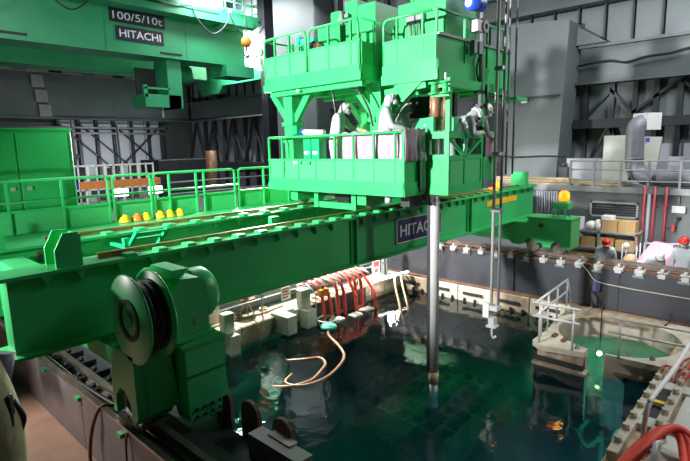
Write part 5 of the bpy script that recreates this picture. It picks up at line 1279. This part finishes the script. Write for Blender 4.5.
MB().ball((18.0, 24.0, 9.8), .33, .25, .33).build('block', 'helmet_orange', HK)
MB().tube(bez([(18.0, 24, 9.5), (18.0, 24, 9.3), (18.15, 24, 9.12), (18.0, 24, 9.0), (17.82, 24, 9.1), (17.8, 24, 9.22)]), .055, 8).build('hook', 'dark_grey', HK)
MB().cyl((18.0, 24, 10.0), (18.0, 24, 11.2), .03, 6).build('rope', 'dark_grey', HK)

# flood lamps of the hall
FL1 = thing('flood_lamp', 'bright flood lamp on the grey column above the trolley', 'lamp', (18.7, 18.8, 11.3))
MB().box(18.6, 18.9, 18.4, 19.1, 11.2, 11.8).build('housing', 'grey_steel', FL1); MB().box(18.55, 18.6, 18.42, 19.08, 11.22, 11.78).build('lens', 'lamp_glow', FL1)
MB().box(18.9, 19.0, 18.7, 18.8, 11.3, 12.9).build('bracket', 'grey_steel', FL1)
area('flood_and_fill', (18.45, 18.75, 11.4), (12, 14, 5), .6, 260)
area('flood_and_fill', (18.3, 18.2, 11.5), (19.6, 19.6, 10.5), .4, 60)
WP = thing('white_screen', 'brightly lit white screen hung behind the right end of the crane', 'screen', (19.6, 27.5, 8.6))
MB().box(19.95, 20.0, 24.2, 28.5, 8.5, 11.2).build('panel', 'white', WP); MB().box(19.93, 20.02, 24.1, 28.6, 11.2, 11.28).build('frame', 'grey_steel', WP)
area('flood_and_fill', (18.6, 26.8, 10.2), (20, 26.3, 9.8), .5, 2500)

# back left equipment: carts with white frames, orange board, pale boxes, lamps
def cart(x, y, n, label, grp, wdt=1.25):
    t = thing('frame_cart', label, 'cart', (x, y, 1.5), grp)
    for i in range(n+1): MB().box(x+i*wdt/n-.03, x+i*wdt/n+.03, y-.03, y+.03, 1.5, 3.35).build('upright', 'white', t)
    for z in (1.75, 2.3, 2.85, 3.3): MB().box(x, x+wdt, y-.03, y+.03, z-.03, z+.03).build('bar', 'white', t)
    for z in (1.75, 2.3, 2.85): MB().box(x, x+wdt, y, y+.6, z-.02, z+.02).build('shelf_board', 'white', t)
    return t
ords = ['leftmost', 'second', 'third', 'fourth', 'rightmost']
for i in range(5):
    cart(7.35+i*.72, 22.0, 2, '%s white framed cart of the row at the back left' % ords[i] if i in (0, 4) else '%s white framed cart from the left in the back row' % ords[i], 'white framed carts at the back left', .66)
cols = ['blue', 'dark_grey', 'white', 'pink', 'dark_grey', 'blue', 'white', 'dark_grey', 'cream_board', 'dark_grey']
for i in range(10):
    x = 7.4+i*.36; z = (2.32, 2.87, 1.78)[i % 3]
    MB().box(x, x+.24, 22.08, 22.4, z, z+.30+.06*(i % 2), .01).build('stored_box', cols[i], None,
        '%s box on the %s shelf of the %s cart' % ({'blue': 'blue', 'dark_grey': 'dark', 'white': 'white', 'pink': 'pink', 'cream_board': 'cream'}[cols[i]], ('middle', 'upper', 'lower')[i % 3], ords[min(4, i//2)]), 'box', 'boxes on the back carts')
OBD = thing('barrier_board', 'long orange barrier board before the white framed carts', 'barrier', (9.4, 21.4, 1.5))
MB().box(7.5, 10.9, 21.4, 21.46, 2.38, 2.68).build('board', 'orange_board', OBD)
for x in (7.7, 9.2, 10.7): MB().box(x, x+.08, 21.46, 21.54, 1.5, 2.7).build('post', 'white', OBD)
for i, (x, l) in enumerate(((8.6, 'left glaring work lamp behind the walkway railing'), (10.1, 'right glaring work lamp behind the walkway railing'))):
    t = thing('work_lamp', l, 'lamp', (x, 20.8, 1.5), 'work lamps at the back left')
    MB().box(x-.12, x+.55, 20.8, 20.9, 2.02, 2.36, .01).build('housing', 'grey_steel', t); MB().box(x-.09, x+.52, 20.78, 20.8, 2.04, 2.34).build('lens', 'lamp_glow', t)
    MB().box(x+.18, x+.26, 20.85, 20.92, 1.5, 2.02).build('stand', 'grey_steel', t)
b = MB().box(7.4, 11, 22.7, 22.8, 1.5, 2.4); tag(b.build('tool_cabinet', 'wall_pale'), 'low pale cabinet behind the white framed carts', 'cabinet')
DK = thing('machine_unit', 'dark machine block in the shadow right of the carts', 'machine', (13, 24, 1.5))
MB().box(12.2, 15.5, 24, 26, 1.5, 3.4, .03).build('casing', 'steel_dark', DK); MB().box(12.5, 13.2, 23.9, 24, 1.8, 2.6).build('hatch', 'dark_grey', DK)
for z in (2.0, 2.5): MB().tube([(10.5, 20, z), (17, 20, z)], .04, 8).build('pipe_run', 'grey_steel', DK)
CN = MB().cyl((14.6, 23, 1.5), (14.6, 23, 3.8), .28, 14); tag(CN.build('marker_post', 'copper'), 'brown round post standing behind the walkway railing', 'post')
MB().tube([(7.8, 22.5, 1.5), (7.8, 22.5, 5.2)], .05, 8).build('pole', 'steel_dark', None, 'thin dark pole standing at the left of the carts', 'pole')
MB().tube([(9.7, 22.6, 1.5), (9.7, 22.6, 5.0)], .05, 8).build('pole', 'steel_dark', None, 'thin dark pole standing behind the middle of the carts', 'pole')
